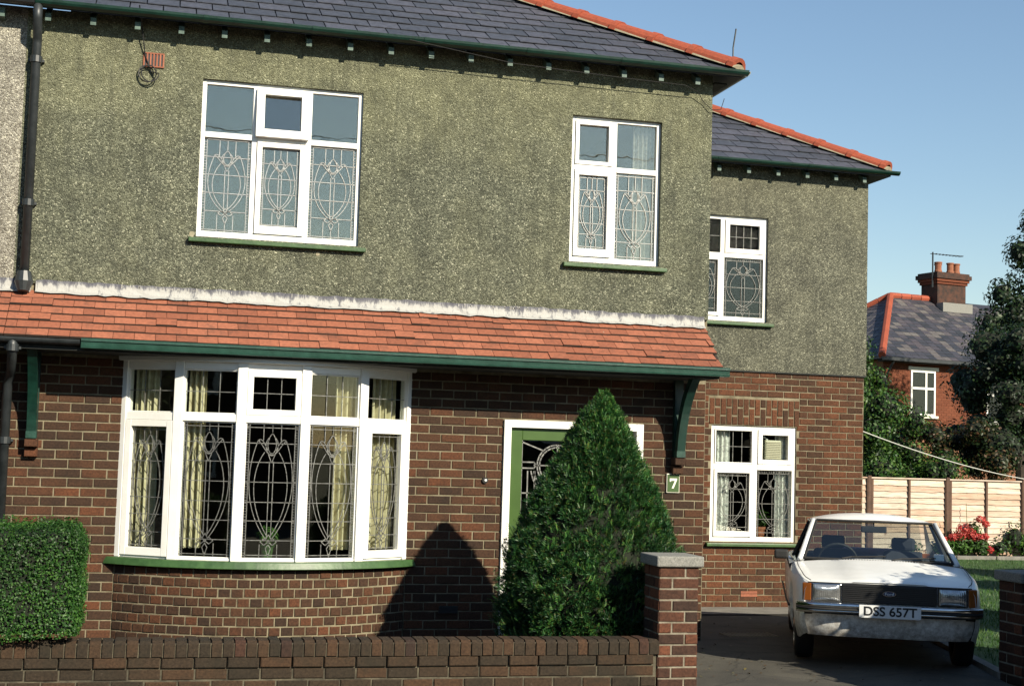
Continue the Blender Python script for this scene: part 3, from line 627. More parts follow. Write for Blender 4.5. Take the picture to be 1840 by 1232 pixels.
w = window(house, 'window', (WU[0], WY-.022, WU[2]), (1, 0, 0), (0, -1, 0), WU[1]-WU[0], WU[3]-WU[2], [.565], .88,
    {(0,0): {'lead': T_WG, 'sash': .04, 'sb': .05}, (1,0): {'lead': T_WG}, (0,1): {'lead': gridp(3, 2), 'glass': 'glass_obscure'}, (1,1): {'lead': gridp(4, 2), 'glass': 'glass_obscure', 'sash': .065}}, fw=.05, mw=.06, tw=.06, recess=.04, sill_ext=(.05, .08))
w['label'] = 'upper wing window with rippled top lights'
# airbricks
def airbrick(x0, x1, z0, z1, y, mat, n, vert=True):
    mb = MB(); mb.box((x0, y-.012, z0), (x1, y+.02, z0+.012)); mb.box((x0, y-.012, z1-.012), (x1, y+.02, z1))
    for i in range(n+1):
        if vert: x = x0+(x1-x0-.014)*i/n; mb.box((x, y-.012, z0+.012), (x+.014, y+.02, z1-.012))
        else: z = z0+.012+(z1-z0-.036)*i/n; mb.box((x0, y-.012, z), (x1, y+.02, z+.012))
    o = mb.build('airbrick', mat, house); MB().box((x0+.002, y-.004, z0+.002), (x1-.002, y+.0, z1-.002)).build('airbrick_void', 'ink', o)
airbrick(-.215, -.02, 5.495, 5.635, -.022, 'tile', 6)
airbrick(2.85, 3.04, .33, .40, -.004, 'rubber', 2, False)
airbrick(7.66, 7.89, .115, .185, 3.709, 'tile', 2, False)
# --- front door
fr = MB(); x0, x1, z0, z1 = DOOR
fr.box((x0, -.03, z0), (x0+.075, .10, z1)); fr.box((x1-.075, -.03, z0), (x1, .10, z1)); fr.box((x0+.075, -.028, z1-.075), (x1-.075, .10, z1)); fr.box((4.50, -.025, z0+.04), (4.56, .10, z1-.075)); fr.box((x0+.075, -.05, z0), (x1-.075, .10, z0+.04))
dfr = fr.build('door_frame', 'white', house, bevel=.004)
a, b, c, d_ = x0+.078, 4.498, z0+.042, z1-.078
dm = MB(); sw = .125; dm.box((a, .02, c), (a+sw, .065, d_)); dm.box((b-sw, .02, c), (b, .065, d_)); dm.box((a+sw, .022, d_-.12), (b-sw, .065, d_)); dm.box((a+sw, .022, c), (b-sw, .065, c+.62))
door = dm.build('front_door', 'door', dfr, bevel=.005)
GX0, GX1, GZ0, GZ1 = a+sw, b-sw, c+.62, d_-.12
MB().box((GX0-.004, .04, GZ0-.004), (GX1+.004, .044, GZ1+.004)).build('pane', 'glass', dfr)
Td = frame((GX0, .036, GZ0), (1, 0, 0), (0, -1, 0)); lm = MB(Td); gw, gh = GX1-GX0, GZ1-GZ0
def circ(cx, cy, r, a0=0, a1=360, n=18): return [(cx+r*math.cos(R(q)), cy+r*math.sin(R(q))) for q in np.linspace(a0, a1, n)]
cx = gw*.52; cy = gh-.25
for pl in [circ(cx, cy, .21, -30, 210), circ(cx, cy, .185, -30, 210), [(0, gh-.02), (cx-.15, gh-.1)], [(gw, gh-.02), (cx+.15, gh-.1)], [(cx, gh-.04), (cx, cy-.02)],
    [(0, cy+.03), (.13, cy+.03), (.15, cy), (.13, cy-.03), (0, cy-.03)], [(.13, cy), (gw, cy)], circ(cx, cy-.03, .065, 0, 180, 9), [(cx-.065, cy-.03), (cx-.065, cy-.25)], [(cx+.065, cy-.03), (cx+.065, cy-.25)],
    bez((.10, cy-.06), (.13, cy-.22), (.22, cy-.28), (cx, cy-.30)), bez((.13, cy-.06), (.16, cy-.18), (.22, cy-.25), (cx, cy-.26)), circ(cx-.11, cy-.42, .10), circ(cx-.09, cy-.42, .055), circ(cx, cy-.17, .035),
    [(0, cy-.28), (gw, cy-.28)], [(0, cy-.62), (gw, cy-.62)], [(0, .2), (gw, .2)], [(.065, cy-.06), (.065, 0)], [(.14, cy-.06), (.14, 0)], [(gw-.1, cy), (gw-.1, 0)], [(0, 0), (0, gh)], [(cx, cy-.5), (cx, 0)]]:
    lm.ribbon(pl, .013, 0, .007)
lm.build('lead_came', 'lead', dfr)
MB().box((4.562, .045, z0+.5), (x1-.077, .049, z1-.077)).build('pane', 'glass', dfr); MB().box((4.562, .02, z0+.042), (x1-.077, .07, z0+.497)).build('side_panel', 'door', dfr)
MB().box((x0+.0, -.16, .02), (x1, -.052, .10)).build('door_step', 'concrete', house)
# --- rooms behind the glass
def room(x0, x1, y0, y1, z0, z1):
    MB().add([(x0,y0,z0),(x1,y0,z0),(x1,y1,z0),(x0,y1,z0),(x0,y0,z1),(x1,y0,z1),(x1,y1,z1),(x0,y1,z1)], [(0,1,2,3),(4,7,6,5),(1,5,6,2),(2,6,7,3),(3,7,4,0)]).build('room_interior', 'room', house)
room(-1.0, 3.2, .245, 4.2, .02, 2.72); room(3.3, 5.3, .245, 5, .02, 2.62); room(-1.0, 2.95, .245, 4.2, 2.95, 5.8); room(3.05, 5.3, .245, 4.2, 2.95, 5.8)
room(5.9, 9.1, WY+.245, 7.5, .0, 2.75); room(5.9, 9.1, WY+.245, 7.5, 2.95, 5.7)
# floor and ceiling of the bow
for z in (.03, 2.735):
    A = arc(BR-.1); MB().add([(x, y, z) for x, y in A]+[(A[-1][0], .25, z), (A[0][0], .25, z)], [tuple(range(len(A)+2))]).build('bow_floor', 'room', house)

# ================================================================== roofs
PITCH = math.tan(R(30)); SQ = math.cos(R(30)); SS = math.sin(R(30))
EZ, EY, EX = 5.975, -.25, 5.865
RY = 4.3; RZ = EZ+(RY-EY)*PITCH; RX = EX-(RY-EY)
def slab(poly, th, name, mat, parent):
    n = len(poly); mb = MB(); mb.add([tuple(p) for p in poly]+[(p[0], p[1], p[2]-th) for p in poly], [tuple(range(n)), tuple(range(n, 2*n))[::-1]]+[(i, n+i, n+(i+1) % n, (i+1) % n) for i in range(n)])
    return mb.build(name, mat, parent)
o_ = .02
mroof = slab([(XL,EY+.01,EZ-o_),(EX-.01,EY+.01,EZ-o_),(RX,RY,RZ-o_),(XL,RY,RZ-o_)], .05, 'main_roof', 'slate', house)
slab([(EX-.01,EY+.01,EZ-o_),(EX-.01,2*RY-EY,EZ-o_),(RX,RY,RZ-o_)], .05, 'hip_slope', 'slate', mroof)
slab([(EX-.01,2*RY-EY,EZ-o_),(XL,2*RY-EY,EZ-o_),(XL,RY,RZ-o_),(RX,RY,RZ-o_)], .05, 'back_slope', 'slate', mroof)
WEZ, WEY, WEX = 5.885, 3.455, 9.66; WRY = 6.5; WRZ = WEZ+(WRY-WEY)*PITCH; WRX = WEX-(WRY-WEY)
wroof = slab([(4.6,WEY+.01,WEZ-o_),(WEX-.01,WEY+.01,WEZ-o_),(WRX,WRY,WRZ-o_),(4.6,WRY,WRZ-o_)], .05, 'wing_roof', 'slate', house)
slab([(WEX-.01,WEY+.01,WEZ-o_),(WEX-.01,2*WRY-WEY,WEZ-o_),(WRX,WRY,WRZ-o_)], .05, 'hip_slope', 'slate', wroof)
slab([(WEX-.01,2*WRY-WEY,WEZ-o_),(4.6,2*WRY-WEY,WEZ-o_),(4.6,WRY,WRZ-o_),(WRX,WRY,WRZ-o_)], .05, 'back_slope', 'slate', wroof)
BXV = [(-.5,0,-.5),(.5,0,-.5),(.5,0,.5),(-.5,0,.5),(-.5,1,-.5),(.5,1,-.5),(.5,1,.5),(-.5,1,.5)]
BXF = [(0,1,2,3),(1,0,4,5),(2,1,5,6),(3,2,6,7),(0,3,7,4),(7,6,5,4)]
def slates(P, ex, ey, ez, x_left, rows, gauge=.272, wd=.307, off=0., right_hip=True):
    up = np.array([0, SQ, SS]); nr = np.array([0, -SS, SQ])
    for r in range(rows):
        s0 = r*gauge-.03; sm = s0+gauge/2; xr = ex-max(0, s0+gauge*.45)*SQ+.03; x = x_left-(wd/2 if r % 2 else 0)+off
        while x < xr:
            a, b = max(x, x_left), min(x+wd, xr); x += wd
            if b-a < .05: continue
            tilt = .055+random.uniform(-.01, .012); zdir = up*math.cos(tilt)-nr*math.sin(tilt); ydir = -(nr*math.cos(tilt)+up*math.sin(tilt))
            rz = random.uniform(-.008, .008)
            c = np.array([(a+b)/2, ey, ez])+up*(sm+random.uniform(-.006, .006))+nr*(.012+random.uniform(0, .003))
            P.put(mtx(c, (np.array([1, 0, 0])+zdir*rz)*(b-a-.011), ydir*.008, (zdir-np.array([1, 0, 0])*rz)*(gauge+.04)))
PS = Pieces('slate', 'slate', BXV, BXF); slates(PS, EX, EY, EZ, XL-.0, 19); PS.finish(mroof)
PS = Pieces('slate', 'slate', BXV, BXF); slates(PS, WEX, WEY, WEZ, 5.0, 12, off=.1); PS.finish(wroof)
# hip tiles
def hip_mesh():
    mb = MB(); n = 9
    def ring(x, r, dz=0): return [(x, r*1.15*math.cos(q), r*.85*math.sin(q)+dz-.02) for q in np.linspace(0, math.pi, n)]
    mb.grid([ring(0, .10), ring(.0, .150), ring(.07, .150), ring(.075, .136), ring(.47, .132)])
    return mb.mesh('hip_tile', True)
HIPM = hip_mesh(); HIPM.materials.append(MAT['hip_tile'])
for p_ in HIPM.polygons: p_.use_smooth = False
def hips(parent, corner, n, step, first):
    d_ = Vector((-1, 1, PITCH)).normalized(); side = Vector((1, 1, 0)).normalized(); up = d_.cross(side); up = up if up.z > 0 else -up
    for i in range(n):
        q = Vector(corner)+d_*(first+i*step)
        o = bpy.data.objects.new('hip_tile', HIPM); COL.objects.link(o); o.parent = parent
        x = d_; y = up.cross(x); tw = random.uniform(-.02, .02)
        m = Matrix(((x.x, y.x, up.x, q.x), (x.y, y.y, up.y, q.y), (x.z, y.z, up.z, q.z+.012), (0, 0, 0, 1)))
        o.matrix_basis = m@Matrix.Rotation(tw, 4, 'X')@Matrix.Diagonal((step/.46, 1, 1, 1))
    a, b = Vector(corner)+d_*(first-.02), Vector(corner)+d_*(first+n*step); mb = MB(); r1 = []
    for q in (a, b): r1.append([tuple(q+side*w_+up*h) for w_, h in ((-.160, -.012), (-.145, .012), (0, .05), (.145, .012), (.160, -.012))])
    mb.grid(r1); mb.add(r1[0], [(0, 1, 2, 3, 4)]); mb.build('hip_bedding', 'cement', parent)
hips(mroof, (EX, EY, EZ), 13, .50, .06)
hips(wroof, (WEX, WEY, WEZ), 9, .50, .06)
MB().tube([(5.80, -.18, 6.10), (5.775, -.17, 6.14), (5.775, -.17, 6.24), (5.80, -.18, 6.44)], .009, 6).build('iron_rod', 'black_iron', mroof)
# ridges, out of the frame
MB().tube([(XL, RY, RZ+.02), (RX, RY, RZ+.02)], .12, 8).build('ridge_tiles', 'hip_tile', mroof)
MB().tube([(4.8, WRY, WRZ+.02), (WRX, WRY, WRZ+.02)], .12, 8).build('ridge_tiles', 'hip_tile', wroof)
# eaves: gutters, rafters, boards
def half_round(r, cy, cz, th=.008):
    o = [(cy+r*math.cos(q), cz+r*math.sin(q)) for q in np.linspace(math.pi, 2*math.pi, 9)]
    i = [(cy+(r-th)*math.cos(q), cz+(r-th)*math.sin(q)) for q in np.linspace(2*math.pi, math.pi, 9)]
    return o+i
MB().prism(half_round(.058, EY-.012, EZ-.005), XL+.08, EX+.035).build('gutter', 'green_gutter', house)
mb = MB(lambda a, b, c: Vector((EX+(EY-b)+.0, a, c))); mb.prism(half_round(.058, EY-.012, EZ-.007), EY-.03, 3.4); mb.build('side_gutter', 'green_gutter', house)
MB().prism(half_round(.052, WEY-.012, WEZ-.005), XR+.02, WEX+.10).build('wing_gutter', 'green_gutter', house)
for x in (.32, 1.35, 2.45, 3.5, 4.5): MB().prism(half_round(.064, EY-.012, EZ-.004), x, x+.05).build('gutter_joint', 'green_gutter', house)
for x in (6.2, 7.1, 8.4): MB().prism(half_round(.058, WEY-.012, WEZ-.004), x, x+.05).build('gutter_joint', 'green_gutter', house)
def rafter(x, ey, ez, y1): 
    mb = MB(); y0 = ey+.085; z0 = ez-.165
    mb.add([(x-.026, y0, z0), (x+.026, y0, z0), (x+.026, y0, z0+.07), (x-.026, y0, z0+.07), (x-.026, y1, z0+(y1-y0)*PITCH), (x+.026, y1, z0+(y1-y0)*PITCH), (x+.026, y1, z0+.085+(y1-y0)*PITCH), (x-.026, y1, z0+.085+(y1-y0)*PITCH)], BXF).build('rafter_foot', 'rafter', house)
for i in range(17): rafter(-1.09+i*.405, EY, EZ, .02)
for i in range(9): rafter(5.9+i*.425, WEY, WEZ, WY+.0)
for (a, b, y0, ez) in ((XL, EX-.1, EY, EZ), (5.64, WEX-.1, WEY, WEZ)):
    MB().add([(a, y0+.05, ez-.06), (b, y0+.05, ez-.06), (b, y0+.30, ez+.02), (a, y0+.30, ez+.02)], [(0, 3, 2, 1)]).build('soffit', 'dark_board', house)
MB().box((XR+.02, -.02, EZ-.10), (XR+.16, .3, EZ-.08)).build('corner_block', 'dark_board', house)
# --- lean-to roof over door and bow window
LX0, LX1, LZ0, LZ1, LY = XL, 5.585, 2.835, 3.285, -.60
lt = slab([(LX0, LY, LZ0-.02), (LX1-.03, LY, LZ0-.02), (LX1+.0, 0, LZ1-.02), (LX0, 0, LZ1-.02)], .05, 'lean_to_roof', 'under_tile', house)
sl_ = math.hypot(-LY, LZ1-LZ0); up = np.array([0, -LY, LZ1-LZ0])/sl_; nr = np.array([0, -up[2], up[1]])
def leanto_tiles(parent, x0, x1):
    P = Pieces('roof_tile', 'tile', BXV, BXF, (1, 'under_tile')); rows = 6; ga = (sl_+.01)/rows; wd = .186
    for r in range(rows):
        x = -5.0-(wd/2 if r % 2 else 0); xr = x1-(.045*(1-r/rows)) if x1 > 5 else x1
        while x < xr:
            a, b = max(x, x0), min(x+wd, xr); x += wd
            if b-a < .04: continue
            tilt = .125+random.uniform(-.02, .02); zd = up*math.cos(tilt)-nr*math.sin(tilt); yd = -(nr*math.cos(tilt)+up*math.sin(tilt)); rz = random.uniform(-.012, .012)
            c = np.array([(a+b)/2, LY, LZ0])+up*((r+.5)*ga+random.uniform(-.004, .004)-.01)+nr*(.016+(.010 if random.random() < .05 else 0))
            if r == 5 and random.random() < .12: c = c-up*.025
            P.put(mtx(c, (np.array([1, 0, 0])+zd*rz)*(b-a-.004), yd*.020, zd*(ga+.03)))
    P.finish(parent)
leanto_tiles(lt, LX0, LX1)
# whitewashed lead flashing, upstand and apron with ragged edges
def flashing(parent, x0, x1):
    rows = [[], [], [], []]
    for x in np.arange(x0, x1+.001, .07):
        rows[0].append((x, -.024, 3.395+random.uniform(-.008, .008))); rows[1].append((x, -.028-random.uniform(0, .006), 3.33))
        rows[2].append((x, -.035-random.uniform(0, .008), 3.298)); e = .085+random.uniform(-.012, .012); rows[3].append((x, -e, 3.298-(e-.03)*.72+.012))
    mb = MB(); mb.grid(rows[:2]); mb.grid(rows[1:3]); mb.grid(rows[2:]); return mb.build('lead_flashing', 'flash', parent)
fl = flashing(lt, -1.08, LX1+.005)
for i in range(120):
    x = random.choice((random.uniform(-1.0, 5.5), random.gauss(.2, .3), random.gauss(3.6, .4))); h = random.choice((.015, .03, .055))*random.uniform(.7, 1.2); x = min(5.5, max(-1.0, x))
    MB().box((x, -.0285, 3.372-h*.3), (x+random.uniform(.005, .012), -.0245, 3.372+h*.35)).build('paint_dribble', 'stone_white', fl)
MB().box((LX0, LY+.03, LZ0-.115), (LX1-.06, LY+.055, LZ0-.022)).build('fascia', 'dark_board', lt)
MB().box((LX0, LY+.056, LZ0-.115), (LX1-.06, -.01, LZ0-.098)).build('soffit', 'dark_board', lt)
og = [(LY+.028, LZ0-.01), (LY-.055, LZ0-.005), (LY-.062, LZ0-.012), (LY-.062, LZ0-.03), (LY-.048, LZ0-.036), (LY-.044, LZ0-.066), (LY-.052, LZ0-.071), (LY-.048, LZ0-.092), (LY+.028, LZ0-.098), (LY+.028, LZ0-.09), (LY-.036, LZ0-.084), (LY-.04, LZ0-.02), (LY+.02, LZ0-.02)]
MB().prism(og, -.62, LX1+.02).build('lean_to_gutter', 'green_gutter2', lt)
MB().prism(half_round(.05, LY-.02, LZ0-.02), -1.27, -.63).build('black_gutter', 'black_iron', lt)
def bracket(x):
    mb = MB(); w_ = .042; n = 12
    c1 = [bez((-.055, 1.95), (-.10, 2.25), (-.16, 2.5), (-.42, 2.715), n)[i] for i in range(n)]; c2 = [bez((-.14, 1.95), (-.17, 2.22), (-.24, 2.45), (-.53, 2.715), n)[i] for i in range(n)]
    for i in range(n-1):
        vs = []
        for xx in (x-w_, x+w_): vs += [(xx, c1[i][0], c1[i][1]), (xx, c2[i][0], c2[i][1]), (xx, c2[i+1][0], c2[i+1][1]), (xx, c1[i+1][0], c1[i+1][1])]
        mb.add(vs, [(0,1,2,3),(7,6,5,4),(0,3,7,4),(1,5,6,2)]+([(0,4,5,1)] if i == 0 else [])+([(3,2,6,7)] if i == n-2 else []))
    o = mb.build('gallows_bracket', 'green_gutter', house)
    MB().box((x-.045, -.055, 1.925), (x+.045, .0, 2.72)).build('bracket_post', 'green_gutter', o); MB().box((x-.047, -.145, 1.925), (x+.047, -.056, 1.99)).build('bracket_foot', 'green_gutter2', o)
bracket(5.30); bracket(-1.04)
# --- downpipes (rainwater) of the house
def pipe(name, pts, r, parent, collars):
    o = MB().tube(pts, r, 12).build(name, 'black_iron', parent, smooth=True)
    for (x, y, z) in collars: MB().tube([(x, y, z-.03), (x, y, z+.03)], r+.012, 12).build('pipe_collar', 'black_iron', o); MB().box((x-.07, y+.03, z-.012), (x+.07, y+.09, z+.012)).build('pipe_clip', 'black_iron', o)
    return o
pipe('downpipe', [(-1.175, EY-.01, 5.93), (-1.175, EY-.01, 5.80), (-1.178, -.12, 5.66), (-1.18, -.095, 5.60), (-1.18, -.095, 3.32)], .042, house, [(-1.18, -.095, 5.45), (-1.18, -.095, 4.1)])
MB().tube([(-1.18, -.10, 3.46), (-1.18, -.10, 3.36), (-1.18, -.12, 3.27)], [.06, .085, .05], 12).build('pipe_shoe', 'black_iron', house)

# neighbour's half on the left
nb = thing('neighbouring_house', (-2.8, 2, 0), 'neighbouring half with paler grey pebbledash, cut off at the left edge', 'house')
NX0 = -4.2; Tn = frame((NX0, 0, 0), (1, 0, 0), (0, -1, 0)); NW = XL-NX0-.001
mb = MB(Tn); wall_panel(mb, NW, -.12, 3.36, [], .24, -.008); mb.build('brick_wall', 'mortar', nb)
PN = Pieces('brick', 'brick', BRV, BRF); lay(PN, (NX0, 0, 0), (1, 0, 0), (0, -1, 0), NW, -.087, 32, [], off=.02); PN.finish(nb)
mb = MB(Tn); wall_panel(mb, NW, 3.362, 5.96, [], .26, .02); mb.build('pebbledash_wall', 'dash_pale', nb)
nr_ = slab([(NX0,EY+.01,EZ-o_),(XL-.001,EY+.01,EZ-o_),(XL-.001,RY,RZ-o_),(NX0,RY,RZ-o_)], .05, 'main_roof', 'slate', nb)
MB().prism(half_round(.058, EY-.012, EZ-.005), NX0, XL+.075).build('gutter', 'black_iron', nb)
for i in range(3): rafter_x = -1.50-i*.405; mb = MB(); mb.box((rafter_x-.026, EY+.085, EZ-.165), (rafter_x+.026, .01, EZ-.08)); mb.build('rafter_foot', 'rafter', nb)
nl = slab([(NX0, LY, LZ0-.02), (XL-.001, LY, LZ0-.02), (XL-.001, 0, LZ1-.02), (NX0, 0, LZ1-.02)], .05, 'lean_to_roof', 'under_tile', nb)
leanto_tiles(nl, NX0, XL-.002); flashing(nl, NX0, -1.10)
MB().prism(half_round(.05, LY-.02, LZ0-.02), NX0, -1.272).build('gutter', 'black_iron', nl)
MB().box((NX0, LY+.03, LZ0-.115), (XL-.001, LY+.055, LZ0-.022)).build('fascia', 'dark_board', nl); MB().box((NX0, LY+.056, LZ0-.115), (XL-.001, -.01, LZ0-.098)).build('soffit', 'dark_board', nl)
pipe('downpipe', [(-1.20, LY-.02, 2.80), (-1.20, LY-.02, 2.70), (-1.24, -.20, 2.52), (-1.27, -.10, 2.42), (-1.27, -.10, .02)], .042, nb, [(-1.20, LY-.02, 2.72), (-1.27, -.10, 1.9)])
def hid(p):     # behind the conifer, hedge, garden wall or car as seen in the photograph
    x, y = p
    return (x < 165 and y > 935) or y > 1142 or (abs(x-1060) < 30+.36*(y-700) and y > 700 and x < 1205) or (x > 1440 and y > 930)
PB.finish(house, 300, hid)

# ================================================================== garden wall and gate pillars
GY = -3.2
gw_ = thing('garden_wall', (1.0, GY, 0), 'low brown brick garden wall with brick-on-edge coping along the pavement', 'wall')
GX0_, GX1_ = -4.0, 3.95
MB().box((GX0_, GY+.008, -.1), (GX1_, GY+.215, .388)).build('wall_core', 'mortar_dark', gw_)
MB().box((GX0_, GY-.012, .388), (GX1_, GY+.235, .487)).build('coping_core', 'mortar_dark', gw_)
PG = Pieces('brick', 'garden_brick', BRV, BRF)
lay(PG, (GX0_, GY, 0), (1, 0, 0), (0, -1, 0), GX1_-GX0_, .392-5*.0855, 4, [], off=.06, ch=.0855, joint=.013, mat='garden_brick', jit=1.6)
lay(PG, (GX0_, GY-.016, 0), (1, 0, 0), (0, -1, 0), GX1_-GX0_, .392-.0855, 1, [], off=.17, ch=.0855, joint=.013, mat='garden_brick', jit=1.6)
lay(PG, (GX1_, GY+.223, 0), (-1, 0, 0), (0, 1, 0), GX1_-GX0_, .392-4*.0855, 4, [], ch=.0855, joint=.013, mat='garden_brick')
CPV = [(-.5,.0,-.5),(.5,.0,-.5),(.5,.0,.30),(-.5,.0,.30),(-.5,.12,.5),(.5,.12,.5),(-.5,.88,.5),(.5,.88,.5),(-.5,1,.3),(.5,1,.3),(-.5,1,-.5),(.5,1,-.5)]
CPF = [(0,1,2,3),(3,2,5,4),(4,5,7,6),(6,7,9,8),(8,9,11,10),(10,11,1,0),(0,3,4,6,8,10),(1,11,9,7,5,2)]
PC = Pieces('coping_brick', 'garden_brick', CPV, CPF); x = GX0_
while x < GX1_-.05:
    wd = random.uniform(.074, .082)
    PC.put(mtx(np.array([x+wd/2, GY-.024+random.uniform(-.004, .004), .448+random.uniform(-.003, .003)]), np.array([wd-.004, random.uniform(-.003, .003), random.uniform(-.002, .002)]), np.array([0, .262, 0]), np.array([0, 0, .112])), 'garden_brick' if random.random() < .96 else 'pillar_brick'); x += wd+.007
PG.finish(gw_); PC.finish(gw_)
def pillar(x0, x1, y0, y1, ztop, label, mat, cap_over=.03, base=-.05):
    p = thing('gate_pillar', ((x0+x1)/2, (y0+y1)/2, 0), label, 'pillar', 'brick gate pillars')
    MB().box((x0+.008, y0+.008, base), (x1-.008, y1-.008, ztop-.085)).build('pillar_core', 'mortar_pale', p)
    P = Pieces('brick', mat, BRV, BRF); n = int((ztop-.085-base)/.087); zb = ztop-.085-n*.087; W, Dp = x1-x0, y1-y0
    for i in range(n):
        for (O, U, Nn, Wd, fl_) in (((x0, y0), (1, 0), (0, -1), W, 0), ((x0, y1), (0, -1), (-1, 0), Dp, 1), ((x1, y0), (0, 1), (1, 0), Dp, 1), ((x1, y1), (-1, 0), (0, 1), W, 0)):
            a = (.225 if (i+fl_) % 2 else .115); a = Wd*a/.34
            for (u0, u1) in ((0, a), (a, Wd)):
                l = u1-u0-.014; uc = (u0+u1)/2; pr = random.uniform(-.004, .003)
                P.put(mtx(np.array([O[0]+U[0]*uc+Nn[0]*pr, O[1]+U[1]*uc+Nn[1]*pr, zb+(i+.5)*.087]), np.array([U[0], U[1], random.uniform(-.012, .012)])*l, -np.array([Nn[0], Nn[1], 0])*.09, np.array([0, 0, .087-.014])))
    P.finish(p)
    MB().box((x0-cap_over, y0-cap_over, ztop-.085), (x1+cap_over, y1+cap_over, ztop)).build('capstone', 'stone', p, bevel=.012)
    return p
pillar(3.955, 4.292, GY-.01, GY+.34, 1.155, 'sunlit brick gate pillar with granite cap beside the conifer', 'pillar_brick')
pillar(7.20, 7.54, GY-.01, GY+.33, 1.045, 'shaded brick gate pillar with granite cap at the right edge', 'pillar_brick')
rw = thing('garden_wall', (10, GY, 0), 'brick garden wall running right from the shaded gate pillar', 'wall')
MB().box((7.545, GY+.04, -.1), (14, GY+.25, .47)).build('wall_core', 'garden_brick', rw)

# ================================================================== foliage
def leaves(P, D, size, ratio=.5, jitter=.6, quad=True):
    """a pointed leaf at each point P, roughly facing D; size array"""
    n = len(P); d = D/np.linalg.norm(D, axis=1, keepdims=True)
    t = rng.normal(size=(n, 3)); d = d+jitter*rng.normal(size=(n, 3))*.6; d /= np.linalg.norm(d, axis=1, keepdims=True)
    a = np.cross(d, t); a /= np.linalg.norm(a, axis=1, keepdims=True)+1e-9; b = np.cross(d, a)
    s = np.asarray(size).reshape(-1, 1)*np.ones((n, 1)); h = d*s*.18
    V = np.stack([P-a*s*.5, P+b*s*ratio*.5+h*.5, P+a*s*.5, P-b*s*ratio*.5+h*.5], 1).reshape(-1, 3)
    return V, np.arange(4*n).reshape(-1, 4)
def blob(center, rad, n, shell=.35):
    v = rng.normal(size=(n, 3)); v /= np.linalg.norm(v, axis=1, keepdims=True)
    r = (1-shell*rng.random((n, 1))**1.5)
    return np.array(center)+v*r*np.array(rad), v
def core_blob(name, center, rad, parent, k=.72, mat='core', seed=0):
    mb = MB(); rs = random.Random(seed); nu, nv = 12, 8; rows = []
    for i in range(nv+1):
        ph = math.pi*i/nv; rows.append([])
        for j in range(nu+1):
            th = 2*math.pi*(j % nu)/nu; q = k*(1+.12*math.sin(3*th+i*1.3+seed))
            rows[-1].append((center[0]+rad[0]*q*math.sin(ph)*math.cos(th), center[1]+rad[1]*q*math.sin(ph)*math.sin(th), center[2]+rad[2]*q*math.cos(ph)))
    mb.grid(rows); return mb.build(name, mat, parent, smooth=True)
def tree(name, base, label, cat, clumps, per, size, mat, trunk=None, group=None, core=.6, ratio=.55):
    t_ = thing(name, base, label, cat, group); V, F, k = [], [], 0
    for (c, r) in clumps:
        r = np.array(r if hasattr(r, '__len__') else (r, r, r)); n = max(30, int(per*(r[0]*r[1]+r[0]*r[2]+r[1]*r[2])/3))
        P, D = blob(c, r, n, .55); D = D+np.array([0, 0, .35])
        v, f = leaves(P, D, size*rng.uniform(.6, 1.3, n), ratio); V.append(v); F.append(f+k); k += len(v)
    o = np_mesh('crown', np.concatenate(V), np.concatenate(F), mat, t_)
    mb = MB()
    for (c, r) in clumps:
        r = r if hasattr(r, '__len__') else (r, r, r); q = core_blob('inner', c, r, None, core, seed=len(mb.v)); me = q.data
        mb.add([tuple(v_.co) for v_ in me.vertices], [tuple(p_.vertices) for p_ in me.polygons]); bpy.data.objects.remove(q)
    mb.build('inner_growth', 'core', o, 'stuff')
    if trunk:
        tb = MB()
        for pts, r in trunk: tb.tube(pts, r, 7)
        tb.build('trunk', 'bark', t_)
    return t_
# --- clipped conifer by the door
CN = (3.74, -2.0, .07)
con = thing('conifer', CN, 'clipped cone-shaped green conifer in front of the front door', 'conifer')
def cprof(h): # radius at height fraction 0..1 of 2.46 m
    return np.interp(h, [0, .06, .15, .28, .42, .58, .74, .86, .94, 1.0], [.50, .68, .79, .81, .755, .60, .40, .245, .13, .015])
H_ = 2.35; nc = 2600; per_ = 44; n = nc*per_
hc_ = rng.random(nc)**1.25; tc_ = rng.random(nc)*2*math.pi
lump = 1+.05*np.sin(3*tc_+7*hc_)+.05*np.sin(7*tc_-13*hc_+1)+.055*rng.normal(size=nc)
h = np.repeat(hc_, per_)+.011*rng.normal(size=n); th = np.repeat(tc_, per_)+.034*rng.normal(size=n)/(.25+cprof(np.clip(np.repeat(hc_, per_), 0, 1)))
h = np.clip(h, 0, 1); rr = cprof(h)*np.repeat(lump, per_)*(.93-.16*rng.random(n)**2)
P = np.stack([CN[0]+rr*np.cos(th)+.11*h, CN[1]+rr*np.sin(th)*.95, .09+h*H_], 1)
oc = np.stack([np.cos(tc_), np.sin(tc_), .55+.9*rng.random(nc)+1.5*(hc_ > .9)], 1)+.28*rng.normal(size=(nc, 3))
out = np.repeat(oc/np.linalg.norm(oc, axis=1, keepdims=True), per_, 0)+.24*rng.normal(size=(n, 3)); out /= np.linalg.norm(out, axis=1, keepdims=True)
V, F = [], []; k = 0
side = np.cross(out, rng.normal(size=out.shape)); side /= np.linalg.norm(side, axis=1, keepdims=True)
Ls = rng.uniform(.03, .068, n)[:, None]
for (fwd, sd, ln) in ((0, 0, 1.0), (.2, .55, .6), (.2, -.55, .6)):
    a = P+out*Ls*fwd; b = a+(out+side*sd*1.6)*Ls*ln*.9; wv = np.cross(out, side)*.045*Ls+side*.055*Ls
    v = np.stack([a, (a+b)/2+wv, b, (a+b)/2-wv], 1).reshape(-1, 3); V.append(v); F.append(np.arange(len(v)).reshape(-1, 4)+k); k += len(v)
cr = np_mesh('crown', np.concatenate(V), np.concatenate(F), 'conifer', con)
